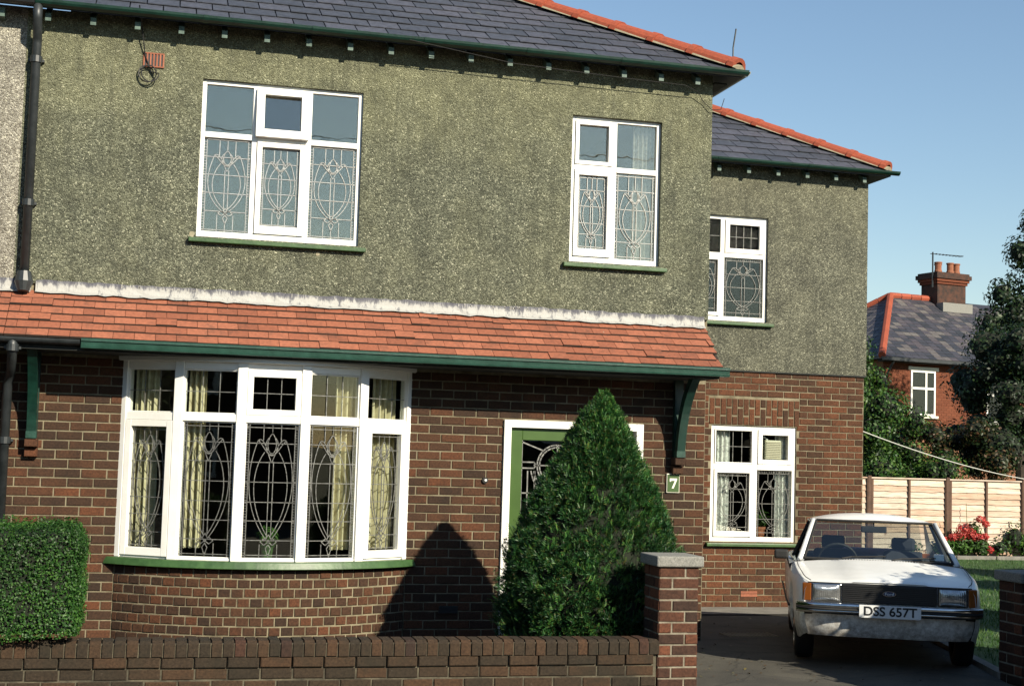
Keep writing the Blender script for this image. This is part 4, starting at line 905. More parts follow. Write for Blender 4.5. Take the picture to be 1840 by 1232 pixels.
ns = 5200; hs_ = rng.random(ns)**1.15; ts_ = rng.random(ns)*2*math.pi; r_s = cprof(hs_)*(.93+.05*rng.normal(size=ns))
Pb = np.stack([CN[0]+r_s*np.cos(ts_)+.11*hs_, CN[1]+r_s*np.sin(ts_)*.95, .08+hs_*H_], 1)
ax1 = np.stack([np.cos(ts_)*.8, np.sin(ts_)*.8, .9+.4*rng.random(ns)+2.0*(hs_ > .93)], 1)+.35*rng.normal(size=(ns, 3)); ax1 /= np.linalg.norm(ax1, axis=1, keepdims=True)
sd1 = np.cross(ax1, rng.normal(size=(ns, 3))); sd1 /= np.linalg.norm(sd1, axis=1, keepdims=True); nn1 = np.cross(ax1, sd1); L1 = rng.uniform(.04, .10, ns)[:, None]
V, F, k = [], [], 0
for q in np.linspace(.0, .85, 5):
    for sg in (-1, 1):
        a = Pb+ax1*L1*q; ln = L1*(.42*(1-q)+.10); b = a+(ax1*.75+sd1*sg*.8)*ln; wv = nn1*.003+ax1*.0032
        v = np.stack([a, (a+b)/2+wv, b, (a+b)/2-wv], 1).reshape(-1, 3); V.append(v); F.append(np.arange(len(v)).reshape(-1, 4)+k); k += len(v)
np_mesh('new_growth', np.concatenate(V), np.concatenate(F), 'conifer_tip', con, 'stuff')
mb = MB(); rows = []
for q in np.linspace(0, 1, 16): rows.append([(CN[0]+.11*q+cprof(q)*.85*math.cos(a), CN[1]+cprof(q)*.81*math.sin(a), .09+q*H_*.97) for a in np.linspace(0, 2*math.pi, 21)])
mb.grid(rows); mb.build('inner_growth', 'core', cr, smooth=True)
MB().tube([(CN[0], CN[1], .0), (CN[0], CN[1], .6)], [.07, .05], 8).build('trunk', 'bark', con)
# --- clipped hedge at the left
hd = thing('clipped_hedge', (-1.2, -2.9, .07), 'square-cut privet hedge overhanging the garden wall at the left edge', 'hedge')
HX0, HX1, HY0, HY1, HZ0, HZ1 = -2.6, -.41, -3.36, -2.45, .50, 1.31
n = 46000
u_ = rng.random((n, 3)); fc = rng.random(n); P = np.stack([HX0+u_[:, 0]*(HX1-HX0), HY0+u_[:, 1]*(HY1-HY0), HZ0+u_[:, 2]*(HZ1-HZ0)], 1); D = np.zeros((n, 3))
m1 = fc < .45; m2 = (fc >= .45) & (fc < .75); m3 = (fc >= .75) & (fc < .93); m4 = fc >= .93
dep = .045*rng.random(n)**1.5
P[m1, 1] = HY0+dep[m1]; D[m1, 1] = -1; P[m2, 2] = HZ1-dep[m2]; D[m2, 2] = 1; P[m3, 0] = HX1-dep[m3]; D[m3, 0] = 1; P[m4, 1] = HY1-dep[m4]; D[m4, 1] = 1
C0 = np.array([(HX0+HX1)/2, (HY0+HY1)/2, (HZ0+HZ1)/2]); hs = np.array([(HX1-HX0)/2, (HY1-HY0)/2, (HZ1-HZ0)/2]); q = P-C0; rd = .13
inn = np.clip(q, -(hs-rd), hs-rd); ex = q-inn; le = np.linalg.norm(ex, axis=1, keepdims=True); P = np.where(le > rd, C0+inn+ex/np.maximum(le, 1e-6)*rd*(1-.25*rng.random((n, 1))), P)
P += .009*np.sin(P[:, [1, 2, 0]]*9)+.010*np.sin(P[:, [2, 0, 1]]*23+1)+.010*rng.normal(size=P.shape)
hol = np.sin(P[:, 0]*17+2)*np.sin(P[:, 2]*19)*np.sin(P[:, 1]*15+1)+.35*rng.normal(size=n) < .72; P, D = P[hol], D[hol]; n = len(P)
# the bottom corner is trimmed back over the coping
zmin = .44+.12*np.clip((P[:, 0]-(-.75))/.34, 0, 1)+.02*np.sin(P[:, 0]*20); P[:, 2] = np.maximum(P[:, 2], zmin+.02*rng.random(n))
V, F = leaves(P, D+np.array([.15, -.2, .5]), rng.uniform(.013, .026, n), .6, .9)
hc = np_mesh('hedge_leaves', V, F, 'hedge', hd, 'stuff')
n = 700; P2 = np.stack([rng.uniform(HX0, HX1-.05, n), rng.uniform(HY0+.05, HY1-.05, n), np.full(n, HZ1+.005)], 1); P2[:, 2] += rng.random(n)*.04
V, F = leaves(P2, np.tile([0, 0, 1.], (n, 1)), .03, .5, .9); np_mesh('stray_shoots', V, F, 'hedge', hd, 'stuff')
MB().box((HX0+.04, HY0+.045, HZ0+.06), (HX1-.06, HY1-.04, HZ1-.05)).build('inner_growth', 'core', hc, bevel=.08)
for x in (-1.9, -1.3, -.8): MB().tube([(x, -2.9, .05), (x+.05, -2.9, .7)], .03, 6).build('stem', 'bark', hd)

# ================================================================== car
CA = R(24.3)
car = bpy.data.objects.new('parked_car', None); COL.objects.link(car); car.location = (6.36, -2.5, drive_z(-2.5)+.002)
car.rotation_euler = (-.024, 0, -CA); tag(car, 'white boxy saloon car parked on the drive facing the street', 'car')
ip = np.interp
def zs_(s): return float(ip(s, [0, .3, 1.2, 2.4, 3.5, 4.34], [.715, .765, .835, .85, .85, .80]))
def zt_(s): return float(ip(s, [0, .06, .5, 1.2, 3.4, 4.1, 4.34], [.752, .772, .828, .905, .90, .88, .80]))
def hw_(s): return float(ip(s, [0, .06, .25, .8, 1.4, 3.4, 4.1, 4.34], [.735, .775, .81, .84, .85, .85, .82, .79]))
def zl_(s):
    z = float(ip(s, [0, .2, .5, 4.0, 4.34], [.30, .24, .23, .24, .34]))
    for c in (.76, 3.34):
        q = .355**2-(s-c)**2
        if q > 0: z = max(z, .30+math.sqrt(q))
    return z
def side_pts(s):
    hw, zl, zs = hw_(s), zl_(s), zs_(s)
    return [(hw-dx, zl+(zs-zl)*t_) for t_, dx in ((0, .045), (.25, .014), (.55, .0), (.72, .006), (.90, .012), (1, .03))]
def top_pts(s):
    hw, zs, zt = hw_(s), zs_(s), zt_(s); pts = [(hw-.05, zs+.02)]
    for q in (.90, .70, .48, .45, .25, 0): pts.append((q*(hw-.05), zs+.02+(zt-zs-.02)*(1-q**2.2)+(.008 if q < .46 else 0)))
    return pts
def loft(S, full):
    rows = []
    for s in S:
        hp = side_pts(s)+(top_pts(s) if full else [])
        if full: row = [(x, s, z) for x, z in hp]+[(-x, s, z) for x, z in hp[::-1][1:]]
        else: row = [(x, s, z) for x, z in hp]
        rows.append(row)
    return rows
fine = lambda a, b: list(np.arange(a, b, .045))+[b]
body = MB().grid(loft(fine(0, 1.25), True)); body.grid(loft(fine(3.45, 4.34), True))
sd = loft(fine(1.25, 3.45), False); body.grid(sd); body.grid([[(-x, y, z) for x, y, z in r][::-1] for r in sd])
last = loft([4.34], True)[0]; body.add(last, [tuple(range(len(last)))])
bodyo = body.build('body', 'paint', car, smooth=True)
md = bodyo.modifiers.new('edge', 'EDGE_SPLIT'); md.split_angle = R(32)
# front: white surround, black fascia, lamps
f0 = loft([0], True)[0]
MB().add([(x, .012, z) for x, _, z in f0 if z >= .45], [tuple(range(len([1 for p in f0 if p[2] >= .45])))]).build('front_panel', 'paint', car)
fp = MB()
rows = []
for z, s, hw in ((.47, .0, .735), (.40, .012, .73), (.33, .03, .715), (.275, .06, .69)): rows.append([(x*hw, s+.10*abs(x)**5, z) for x in np.linspace(-1, 1, 17)])
fp.grid(rows); fp.build('front_valance', 'paint', car, smooth=True)
MB().box((-.405, -.008, .578), (.405, .011, .738)).build('grille', 'grille', car, bevel=.004)
for i in range(9): MB().box((-.40, -.014, .588+i*.0165), (.40, -.0085, .594+i*.0165)).build('grille_slat', 'grille', car)
MB().box((-.70, -.006, .738), (.70, .010, .746)).build('grille_trim', 'grille', car)
for s in (-1, 1):
    a, b = sorted((s*.41, s*.665)); hl = MB().box((a, -.014, .580), (b, .010, .736)).build('headlight_surround', 'grille' if s > 0 else 'chrome', car, bevel=.006)
    rows = [[(a+.012+(b-a-.024)*u2, -.018-.022*(1-(2*u2-1)**4)*(1-(2*v2-1)**4)+.0012*math.sin(u2*90), .590+.136*v2) for u2 in np.linspace(0, 1, 91)] for v2 in np.linspace(0, 1, 9)]
    MB().grid(rows).build('headlight', 'lens', car, smooth=True)
    a, b = sorted((s*.670, s*.745)); k_ = MB(); k_.add([(a, -.012+(.0 if s > 0 else .025), .580), (b, -.012+(.025 if s > 0 else 0), .580), (b, .06, .580), (a, .06, .580), (a, -.012+(.0 if s > 0 else .025), .736), (b, -.012+(.025 if s > 0 else 0), .736), (b, .06, .736), (a, .06, .736)], [(0,3,2,1),(4,5,6,7),(0,1,5,4),(1,2,6,5),(2,3,7,6),(3,0,4,7)]); k_.build('indicator', 'amber', car, bevel=.008)
# bumper: chrome section with black strip and wrapped ends
def bump_path(o):
    xs = np.linspace(-1, 1, 25); return [(x*(.80), o-.085+.13*abs(x)**9, 0) for x in xs]
def bumper(prof, name, mat):
    rows = []
    for (dy, z) in prof: rows.append([(x, y+dy, z) for x, y, _ in bump_path(0)])
    return MB().grid(rows).build(name, mat, car, smooth=True)
bumper([(.04, .572), (.008, .570), (0, .560), (.004, .528), (.012, .520), (0, .508), (.006, .484), (.05, .480)], 'front_bumper', 'chrome')
bumper([(-.0005, .530), (-.012, .528), (-.012, .512), (-.0005, .510)], 'bumper_strip', 'rubber')
for s in (-1, 1): MB().box((s*.45-.02, -.06, .49), (s*.45+.02, .02, .55)).build('bumper_iron', 'grille', car)
MB().box((-.262, -.110, .462), (.262, -.100, .572)).build('number_plate', 'plate', car, bevel=.003)
def text_obj(txt, size, name, mat, parent, mtx_, ext=.002, sx=1.0, bold=.01):
    cu = bpy.data.curves.new(name, 'FONT'); cu.body = txt; cu.size = size; cu.extrude = ext; cu.align_x = 'CENTER'; cu.align_y = 'CENTER'; cu.offset = size*bold
    tmp = bpy.data.objects.new('tmp', cu); COL.objects.link(tmp); bpy.context.view_layer.update()
    me = bpy.data.meshes.new_from_object(tmp.evaluated_get(bpy.context.evaluated_depsgraph_get())); bpy.data.objects.remove(tmp)
    me.materials.clear(); me.materials.append(MAT[mat]); o = bpy.data.objects.new(name, me); COL.objects.link(o); o.parent = parent
    if parent is not None and parent.name in BASE: o.matrix_parent_inverse = Matrix.Translation(-BASE[parent.name])
    o.matrix_basis = mtx_@Matrix.Diagonal((sx, 1, 1, 1)); return o
FACE = Matrix.Rotation(R(90), 4, 'X')
text_obj('DSS 657T', .108, 'registration', 'ink', car, Matrix.Translation((0, -.1115, .517))@FACE, .001, 1.04, .022)
def oval(rx, rz, y0, y1, z, name, mat):
    n_ = 24; A = [(rx*math.cos(q), rz*math.sin(q)) for q in np.linspace(0, 2*math.pi, n_+1)[:-1]]
    MB().add([(x, y0, z+zz) for x, zz in A]+[(x, y1, z+zz) for x, zz in A], [tuple(range(n_)), tuple(range(n_, 2*n_))[::-1]]+[(i, n_+i, n_+(i+1) % n_, (i+1) % n_) for i in range(n_)]).build(name, mat, car)
oval(.058, .024, -.020, -.010, .668, 'badge_rim', 'chrome'); oval(.052, .019, -.023, -.0205, .668, 'badge', 'badge')
text_obj('Ford', .034, 'badge_lettering', 'plate', car, Matrix.Translation((0, -.0238, .667))@FACE, .0004, 1.2)
# bonnet shut lines, vent slots
for s in (-1, 1):
    MB().tube([(s*(hw_(q)-.075), q, zs_(q)+.040-.0*q) for q in np.linspace(.02, 1.2, 12)], .004, 5).build('bonnet_seam', 'rubber', car)
for i in range(34): 
    x = -.42+i*.0255; MB().box((x, 1.135, zt_(1.13)+.004), (x+.014, 1.155, zt_(1.13)+.0105)).build('bonnet_vent', 'rubber', car)
# cabin: windscreen, pillars, roof
WB, WT = (.70, 1.20, .895), (.565, 1.80, 1.255)
RB, RT = (.66, 3.50, .89), (.55, 2.98, 1.25)
def curved(b, t_, bow, n=11, m=5):
    return [[((2*i/(n-1)-1)*(b[0]+(t_[0]-b[0])*j/(m-1)), b[1]+(t_[1]-b[1])*j/(m-1)+bow*(2*i/(n-1)-1)**2, b[2]+(t_[2]-b[2])*j/(m-1)) for i in range(n)] for j in range(m)]
MB().grid(curved(WB, WT, .05)).build('windscreen', 'car_glass', car, smooth=True)
MB().grid(curved(RB, RT, -.05)).build('rear_window', 'car_glass', car, smooth=True)
rows = []
for s in np.linspace(1.79, 2.99, 13):
    e = min(s-1.79, 2.99-s); hwr = .60+.012*math.sin((s-1.79)/1.2*math.pi); cz = 1.262+.06*math.sin(min(1, e/.35)*math.pi/2)
    rows.append([(hwr*q, s+(.05*q*q if s < 2 else 0), (1.238 if abs(q) > .999 else 1.255+(cz-1.255)*(1-abs(q)**2.6)+.012*(1-q*q))) for q in (-1, -.985, -.94, -.85, -.7, -.5, -.25, 0, .25, .5, .7, .85, .94, .985, 1)])
MB().grid(rows).build('roof', 'paint', car, smooth=True)
ctop = curved(WB, WT, .05, 11, 2)
MB().tube([(p[0], p[1]-.004, p[2]+.004) for p in ctop[1]], .014, 6).build('windscreen_seal', 'rubber', car)
MB().tube([(p[0], p[1]-.006, p[2]+.004) for p in ctop[0]], .013, 6).build('windscreen_seal', 'rubber', car)
for s in (-1, 1):
    a, b = Vector((s*(WB[0]+.035), WB[1]+.06, WB[2]-.02)), Vector((s*(WT[0]+.03), WT[1]+.06, WT[2]-.002))
    MB().tube([a, a.lerp(b, .5), b], [.036, .030, .026], 6).build('windscreen_pillar', 'paint', car, smooth=True)
    a2, b2 = Vector((s*(WB[0]-.002), WB[1]+.045, WB[2])), Vector((s*(WT[0]-.002), WT[1]+.045, WT[2])); MB().tube([a2, b2], .011, 6).build('pillar_seal', 'rubber', car)
    c, d_ = Vector((s*.705, 3.52, .875)), Vector((s*.60, 2.95, 1.24)); e2 = Vector((s*.74, 3.12, .875)); f2 = Vector((s*.605, 2.80, 1.24))
    MB().add([c, d_, f2, e2], [(0, 1, 2, 3)]).build('rear_pillar', 'paint', car)
    a3, b3 = Vector((s*.775, 2.35, .86)), Vector((s*.605, 2.30, 1.25)); MB().tube([a3, b3], .03, 6).build('door_pillar', 'rubber', car)
    MB().add([(s*.765, 1.32, .862), (s*.775, 2.33, .862), (s*.60, 2.28, 1.245), (s*.595, 1.90, 1.245)], [(0, 1, 2, 3)]).build('side_window', 'car_glass', car)
    MB().add([(s*.775, 2.37, .862), (s*.745, 3.10, .872), (s*.606, 2.82, 1.245), (s*.603, 2.32, 1.245)], [(0, 1, 2, 3)]).build('side_window', 'car_glass', car)
    MB().tube([(s*.62, 1.84, 1.238), (s*.622, 2.4, 1.25), (s*.61, 2.97, 1.238)], .012, 6).build('drip_rail', 'chrome', car)
    MB().tube([(s*.79, 1.25, .865), (s*.80, 2.3, .872), (s*.78, 3.4, .872)], .008, 5).build('waist_trim', 'chrome', car)
    MB().add([(s*.84, 1.22, .84), (s*.77, 1.22, .868), (s*.76, 3.46, .88), (s*.83, 3.46, .85)], [(0, 1, 2, 3)]).build('door_top', 'paint', car)
    MB().tube([(s*.852, .45, .50), (s*.864, 1.2, .50), (s*.864, 3.9, .50)], .010, 5).build('side_moulding', 'rubber', car)
    for c_ in (.76, 3.34):
        wh = MB(); x0 = s*.62; x1 = s*.80; pr = [(.0, .0), (.22, .0), (.285, .012), (.30, .04), (.30, .14), (.285, .17), (.22, .18), (.2, .16), (.19, .10), (0, .10)]
        rows = [[(s*(.80-dx), c_+r_*math.cos(q), .30+r_*math.sin(q)) for q in np.linspace(0, 2*math.pi, 25)] for r_, dx in pr[1:8]]
        wh.grid(rows); ty = wh.build('tyre', 'rubber', car, smooth=True)
        rim = MB(); rim.grid([[(s*(.80-dx), c_+r_*math.cos(q), .30+r_*math.sin(q)) for q in np.linspace(0, 2*math.pi, 25)] for r_, dx in ((.22, .004), (.20, .03), (.12, .02), (.07, .0), (.0, -.004))]); rim.build('wheel_rim', 'chrome', car, smooth=True)
MB().box((-.66, .30, .26), (.66, 4.1, .45)).build('underbody', 'rubber', car)
MB().box((-.74, .06, .46), (.74, 1.22, .50)).build('engine_bay_floor', 'rubber', car)
# interior
MB().box((-.68, 1.30, .70), (.68, 1.58, .86)).build('dashboard', 'upholstery', car, bevel=.03)
MB().box((-.74, 1.5, .30), (.74, 3.4, .34)).build('cabin_floor', 'upholstery', car)
for s in (-1, 1):
    MB().box((s*.36-.25, 1.95, .34), (s*.36+.25, 2.45, .52)).build('seat', 'upholstery', car, bevel=.04)
    MB().add([(s*.36-.24, 2.36, .48), (s*.36+.24, 2.36, .48), (s*.36+.24, 2.48, .48), (s*.36-.24, 2.48, .48), (s*.36-.20, 2.54, .95), (s*.36+.20, 2.54, .95), (s*.36+.20, 2.64, .95), (s*.36-.20, 2.64, .95)], [(0,3,2,1),(4,5,6,7),(0,1,5,4),(1,2,6,5),(2,3,7,6),(3,0,4,7)]).build('seat_back', 'upholstery', car, bevel=.03)
    MB().box((s*.36-.12, 2.56, .955), (s*.36+.12, 2.64, 1.09)).build('headrest', 'upholstery', car, bevel=.03)
    MB().box((s*.82-.015, 1.3, .45), (s*.82+.012, 3.4, .84)).build('door_lining', 'upholstery', car)
MB().box((-.68, 2.98, .34), (.68, 3.2, .88)).build('rear_seat', 'upholstery', car, bevel=.04)
MB().box((-.66, 3.2, .86), (.66, 3.5, .875)).build('parcel_shelf', 'upholstery', car)
MB().box((-.42, 3.2, .876), (.40, 3.42, .945)).build('folded_blanket', 'cloth_pink', car, bevel=.03)
MB().tube([(-.36+.19*math.cos(q), 1.72-.08*math.sin(q), .86+.17*math.sin(q)) for q in np.linspace(0, 2*math.pi, 25)], .014, 6).build('steering_wheel', 'rubber', car)
MB().tube([(-.36, 1.5, .80), (-.36, 1.72, .86)], .025, 6).build('steering_column', 'rubber', car)
MB().box((-.125, 1.80, 1.15), (.125, 1.83, 1.215)).build('rear_view_mirror', 'rubber', car, bevel=.012); MB().tube([(0, 1.82, 1.20), (0, 1.82, 1.26)], .007, 6).build('mirror_stalk', 'rubber', car)
o = MB().box((-.985, 1.36, .875), (-.845, 1.43, .965)).build('door_mirror', 'rubber', car, bevel=.02); MB().tube([(-.86, 1.40, .90), (-.80, 1.42, .87)], .012, 6).build('mirror_arm', 'chrome', o)
def on_screen(x, t_): return Vector((x, WB[1]+(WT[1]-WB[1])*t_+.05*(x/.66)**2-.014, WB[2]+(WT[2]-WB[2])*t_+.010))
for x0 in (-.35, .12):
    MB().tube([(x0, 1.14, .912), on_screen(x0+.10, .06), on_screen(x0+.42, .10)], .007, 5).build('wiper', 'rubber', car)
o = on_screen(.58, .12)+Vector((0, .03, 0)); MB().add([(o.x-.045, o.y, o.z-.03), (o.x+.045, o.y, o.z-.03), (o.x+.045, o.y+.045, o.z+.03), (o.x-.045, o.y+.045, o.z+.03)], [(0, 1, 2, 3)]).build('tax_disc', 'plate', car)
o = on_screen(.46, .15)+Vector((0, .03, 0)); MB().add([(o.x-.035, o.y, o.z-.02), (o.x+.035, o.y, o.z-.02), (o.x+.035, o.y+.045, o.z+.02), (o.x-.035, o.y+.045, o.z+.02)], [(0, 1, 2, 3)]).build('yellow_sticker', 'amber', car)

# ================================================================== fence, plants and house beyond
FY = 12.75
WV = []
def fence_panel(x0, label):
    p = thing('garden_fence', (x0+.91, FY, 0), label, 'fence', 'larch lap fence panels'); n_ = 13; H = 1.56; g_ = H/n_
    for i in range(n_):
        z0 = .02+i*g_; xs = np.linspace(x0+.02, x0+1.74, 12); lo = [z0-.012+random.uniform(-.008, .008) for _ in xs]; hi = z0+g_+.012
        t0 = FY-.032+random.uniform(-.003, .003); t1 = FY-.006
        vs = [(x, t0, l) for x, l in zip(xs, lo)]+[(x, t1, hi) for x in xs]+[(x, t0+.012, l) for x, l in zip(xs, lo)]+[(x, t1+.012, hi) for x in xs]; m_ = len(xs)
        fs = [(j, j+1, m_+j+1, m_+j) for j in range(m_-1)]+[(2*m_+j, 3*m_+j, 3*m_+j+1, 2*m_+j+1) for j in range(m_-1)]+[(j, 2*m_+j, 2*m_+j+1, j+1) for j in range(m_-1)]+[(m_+j, m_+j+1, 3*m_+j+1, 3*m_+j) for j in range(m_-1)]
        MB().add(vs, fs).build('slat', 'larch', p)
    for x in (x0+.03, x0+.875, x0+1.73): MB().box((x-.022, FY-.062, .02), (x+.022, FY-.036, H+.02)).build('batten', 'batten', p)
    MB().box((x0+.01, FY-.05, H+.025), (x0+1.75, FY+.02, H+.05)).build('cap_rail', 'larch', p)
FX0 = 14.37-1.80
labs = ['larch lap fence panel hidden behind the brick corner of the wing', 'larch lap fence panel next to the brick corner, behind the car', 'larch lap fence panel behind the coral flowers', 'larch lap fence panel running out of the frame at the right']
for i in range(4):
    x0 = FX0+i*1.80; fence_panel(x0+.045, labs[i])
    post = MB().box((x0-.03, FY-.07, -.1), (x0+.045, FY+.03, 1.64)).build('fence_post', 'batten'); tag(post, ['brown fence post behind the wing corner', 'brown fence post just right of the brick corner', 'brown fence post behind the windscreen pillar of the car', 'brown fence post at the right edge above the plants'][i], 'post', 'fence posts')
# flowering shrub
def to_xy(px, y): # helper for the bed: place along the fence
    return px
fs_ = thing('flowering_shrub', (16.30, 12.55, .03), 'shrub with coral red flower heads by the fence', 'shrub')
V, F, k = [], [], 0
for (c, r) in (((16.05, 12.55, .22), (.28, .2, .22)), ((16.40, 12.55, .28), (.34, .2, .28)), ((16.72, 12.55, .42), (.16, .15, .38)), ((16.85, 12.5, .2), (.16, .15, .18))):
    P, D = blob(c, r, 420, .7); v, f = leaves(P, D+np.array([0, 0, .4]), rng.uniform(.06, .12, 420), .42); V.append(v); F.append(f+k); k += len(v)
np_mesh('leaves', np.concatenate(V), np.concatenate(F), 'flower_leaf', fs_)
for (x, z, r) in ((16.38, .60, .17), (16.52, .52, .15), (16.30, .46, .14), (16.12, .42, .11), (15.93, .38, .07), (16.78, .80, .11), (16.90, .70, .09), (16.74, .44, .10), (16.98, .18, .10), (16.60, .44, .13), (16.88, .45, .09)):
    P, D = blob((x, 12.42, z), (r, r*.8, r*.75), 150, .5); v, f = leaves(P, D, rng.uniform(.03, .055, 150), .8); np_mesh('flower_head', v, f, 'flower', fs_)
tree('garden_shrub', (17.6, 12.6, .03), 'low green shrub right of the coral flowers', 'shrub', [((17.35, 12.6, .22), (.28, .2, .22)), ((17.70, 12.6, .42), (.34, .22, .38)), ((17.95, 12.55, .25), (.3, .2, .25))], 2600, .07, 'bush', core=.5)
tree('garden_shrub', (15.2, 12.6, .03), 'small leafy plant mostly behind the car', 'shrub', [((15.2, 12.6, .18), (.4, .2, .18))], 2600, .07, 'bush', core=.5)
for (x, h_) in ((16.55, 1.12), (16.08, .78)):
    s_ = MB().tube([(x, 12.6, .0), (x+.01, 12.58, h_*.5), (x-.005, 12.6, h_)], .006, 5).build('plant_cane', 'bush'); tag(s_, 'thin green stem standing tall against the fence' if h_ > 1 else 'shorter thin stem against the fence left of the tall one', 'stem')
# bushes behind the fence
def clump_field(x0, x1, y0, y1, zf, n_, r0, r1, seed):
    rs = random.Random(seed); out = []
    for _ in range(n_):
        x = rs.uniform(x0, x1); z = rs.uniform(.3, 1)**.8*zf((x-x0)/(x1-x0)); r = rs.uniform(r0, r1); out.append(((x, rs.uniform(y0, y1), max(.4, z-r*.6)), (r, r*.9, r*.85)))
    return out
tree('bush', (15.9, 14.6, -.05), 'glossy green bush behind the fence beside the wing corner', 'bush', clump_field(14.6, 17.4, 13.9, 15.4, lambda t_: 4.7-2.6*min(1, max(0, t_-.12)*1.6), 40, .30, .62, 3)+[((14.75, 14.5, 4.1), (.5, .4, .5)), ((15.1, 14.6, 3.7), (.5, .4, .5)), ((15.45, 14.6, 3.2), (.5, .4, .45)), ((15.55, 14.5, 3.75), (.30, .3, .32)), ((15.15, 14.5, 4.35), (.3, .3, .35)), ((16.0, 14.5, 3.05), (.45, .3, .4)), ((16.45, 14.5, 2.85), (.4, .3, .35))], 2600, .085, 'bush', [([(15.9, 14.6, -.1), (15.8, 14.6, 2)], [.1, .06])], core=.5)
tree('bush', (17.6, 15.2, -.05), 'bronze-tinged bush in the middle behind the fence', 'bush', clump_field(16.4, 18.8, 14.6, 15.8, lambda t_: 3.0-.1*t_, 26, .30, .55, 5), 2600, .085, 'bush_red', [([(17.6, 15.2, -.1), (17.6, 15.2, 1.6)], [.08, .05])], core=.5)
tree('tree', (19.6, 15.6, -.05), 'dark leafy tree behind the fence at the right', 'tree', clump_field(18.6, 22.4, 14.6, 16.6, lambda t_: 5.1+.6*t_, 52, .40, .75, 8), 2000, .09, 'tree', [([(19.9, 15.6, -.1), (19.8, 15.6, 3)], [.14, .08])], core=.6)
# tall tree at the right edge, farther back
cl = [((25.1, 23.5, 6.3), 1.0), ((25.9, 23.5, 7.4), 1.1), ((26.6, 23.4, 8.6), 1.1), ((26.4, 23.8, 6.2), 1.3), ((24.6, 23.6, 7.0), .55), ((25.1, 23.4, 8.3), .6), ((25.6, 23.4, 9.2), .55), ((26.9, 23.4, 9.7), .8), ((26.1, 23.4, 10.0), .38), ((27.6, 23.6, 8), 1.5), ((27.6, 23.6, 6), 1.6), ((24.1, 23.5, 6.1), .5), ((23.9, 23.4, 5.7), .35), ((25.4, 23.4, 9.1), .28), ((26.6, 23.3, 5.0), 1.4), ((25.4, 23.6, 5.0), 1.0)]
tree('tree', (25.9, 23.8, -.05), 'tall dark tree rising against the sky at the right edge', 'tree', cl, 1500, .13, 'tree', [([(25.9, 23.8, -.1), (25.8, 23.7, 4), (26.0, 23.6, 8)], [.28, .2, .08])], core=.5)
# --- house beyond the gardens
RA = R(11); ax_ = Vector((math.cos(RA), math.sin(RA), 0)); bx_ = Vector((-math.sin(RA), math.cos(RA), 0)); C0 = Vector((24.15, 30, 0))
def B(u, v, z): return C0+ax_*u+bx_*v+Vector((0, 0, z))
bh = thing('far_house', tuple(B(6, 4, 0)), 'orange brick house with hipped slate roof and chimney beyond the fence', 'house')
MB(lambda u, v, z: B(u, v, z)).box((.35, .35, -.1), (12, 7.65, 5.42)).build('house_wall', 'mortar_far', bh)
PF = Pieces('brick', 'far_brick', BRV, BRF); fwins = [(1.55, 2.65, 3.55, 5.12), (5.0, 6.3, 3.4, 5.05)]
Tf = lambda u, d_, z: B(.35+u, .35-d_, z)
lay(PF, tuple(B(.35, .34, 0)), tuple(ax_), tuple(-bx_), 7.2, 2.7, 31, [(a-.35, b-.35, c-.0, d_) for a, b, c, d_ in fwins], mat='far_brick', joint=.008, jit=.6); PF.finish(bh, 300)
fe, fr_ = 5.50, 8.15
def froof(poly, name, par=bh, th=.08, mat='slate_far'): return slab([tuple(B(*p)) for p in poly], th, name, mat, par)
fro = froof([(0, 0, fe), (12.5, 0, fe), (12.5, 4, fr_), (3.7, 4, fr_)], 'far_roof'); froof([(0, 0, fe), (3.7, 4, fr_), (0, 8, fe)], 'hip_slope', fro); froof([(12.5, 8, fe), (0, 8, fe), (3.7, 4, fr_), (12.5, 4, fr_)], 'back_slope', fro)
PS = Pieces('slate', 'slate_far', BXV, BXF); upv = (bx_*4+Vector((0, 0, fr_-fe))).normalized(); nv = ax_.cross(upv).normalized(); sl2 = math.hypot(4, fr_-fe); rows_ = int(sl2/.24)
for r in range(rows_):
    v0 = (r+.5)*.24/sl2; x = 3.7*v0-.05-(.17 if r % 2 else 0)
    while x < 9.5:
        a, b = max(x, 3.7*v0-.02), x+.34; x += .34
        if b-a < .06: continue
        tl_ = .05; zd = upv*math.cos(tl_)-nv*math.sin(tl_); yd = -(nv*math.cos(tl_)+upv*math.sin(tl_))
        c = B((a+b)/2, 4*v0, fe+(fr_-fe)*v0)+nv*.014; PS.put(mtx(np.array(c), np.array(ax_)*(b-a-.012), np.array(yd)*.012, np.array(zd)*.27))
PS.finish(fro, 300)
PS = Pieces('slate', 'slate_far', BXV, BXF); e0, e1 = Vector(B(0, 0, fe)), Vector(B(0, 8, fe)); up2 = (ax_*3.7+Vector((0, 0, fr_-fe))).normalized(); hz = -bx_; nv2 = hz.cross(up2).normalized(); sl3 = math.hypot(3.7, fr_-fe)
nv2 = nv2 if nv2.z > 0 else -nv2
hsl = bpy.data.objects.get('hip_slope.004') or fro
for r in range(int(sl3/.24)):
    v0 = (r+.5)*.24/sl3; y = 4*v0-(.17 if r % 2 else 0)
    while y < 8-4*v0:
        a, b = max(y, 4*v0), min(y+.34, 8-4*v0); y += .34
        if b-a < .06: continue
        c = B(3.7*v0, (a+b)/2, fe+(fr_-fe)*v0)+nv2*.014; zd = up2*.9988-nv2*.05; PS.put(mtx(np.array(c), np.array(bx_)*(b-a-.012), -np.array(nv2)*.012, np.array(zd)*.27))
PS.finish(fro, 120)
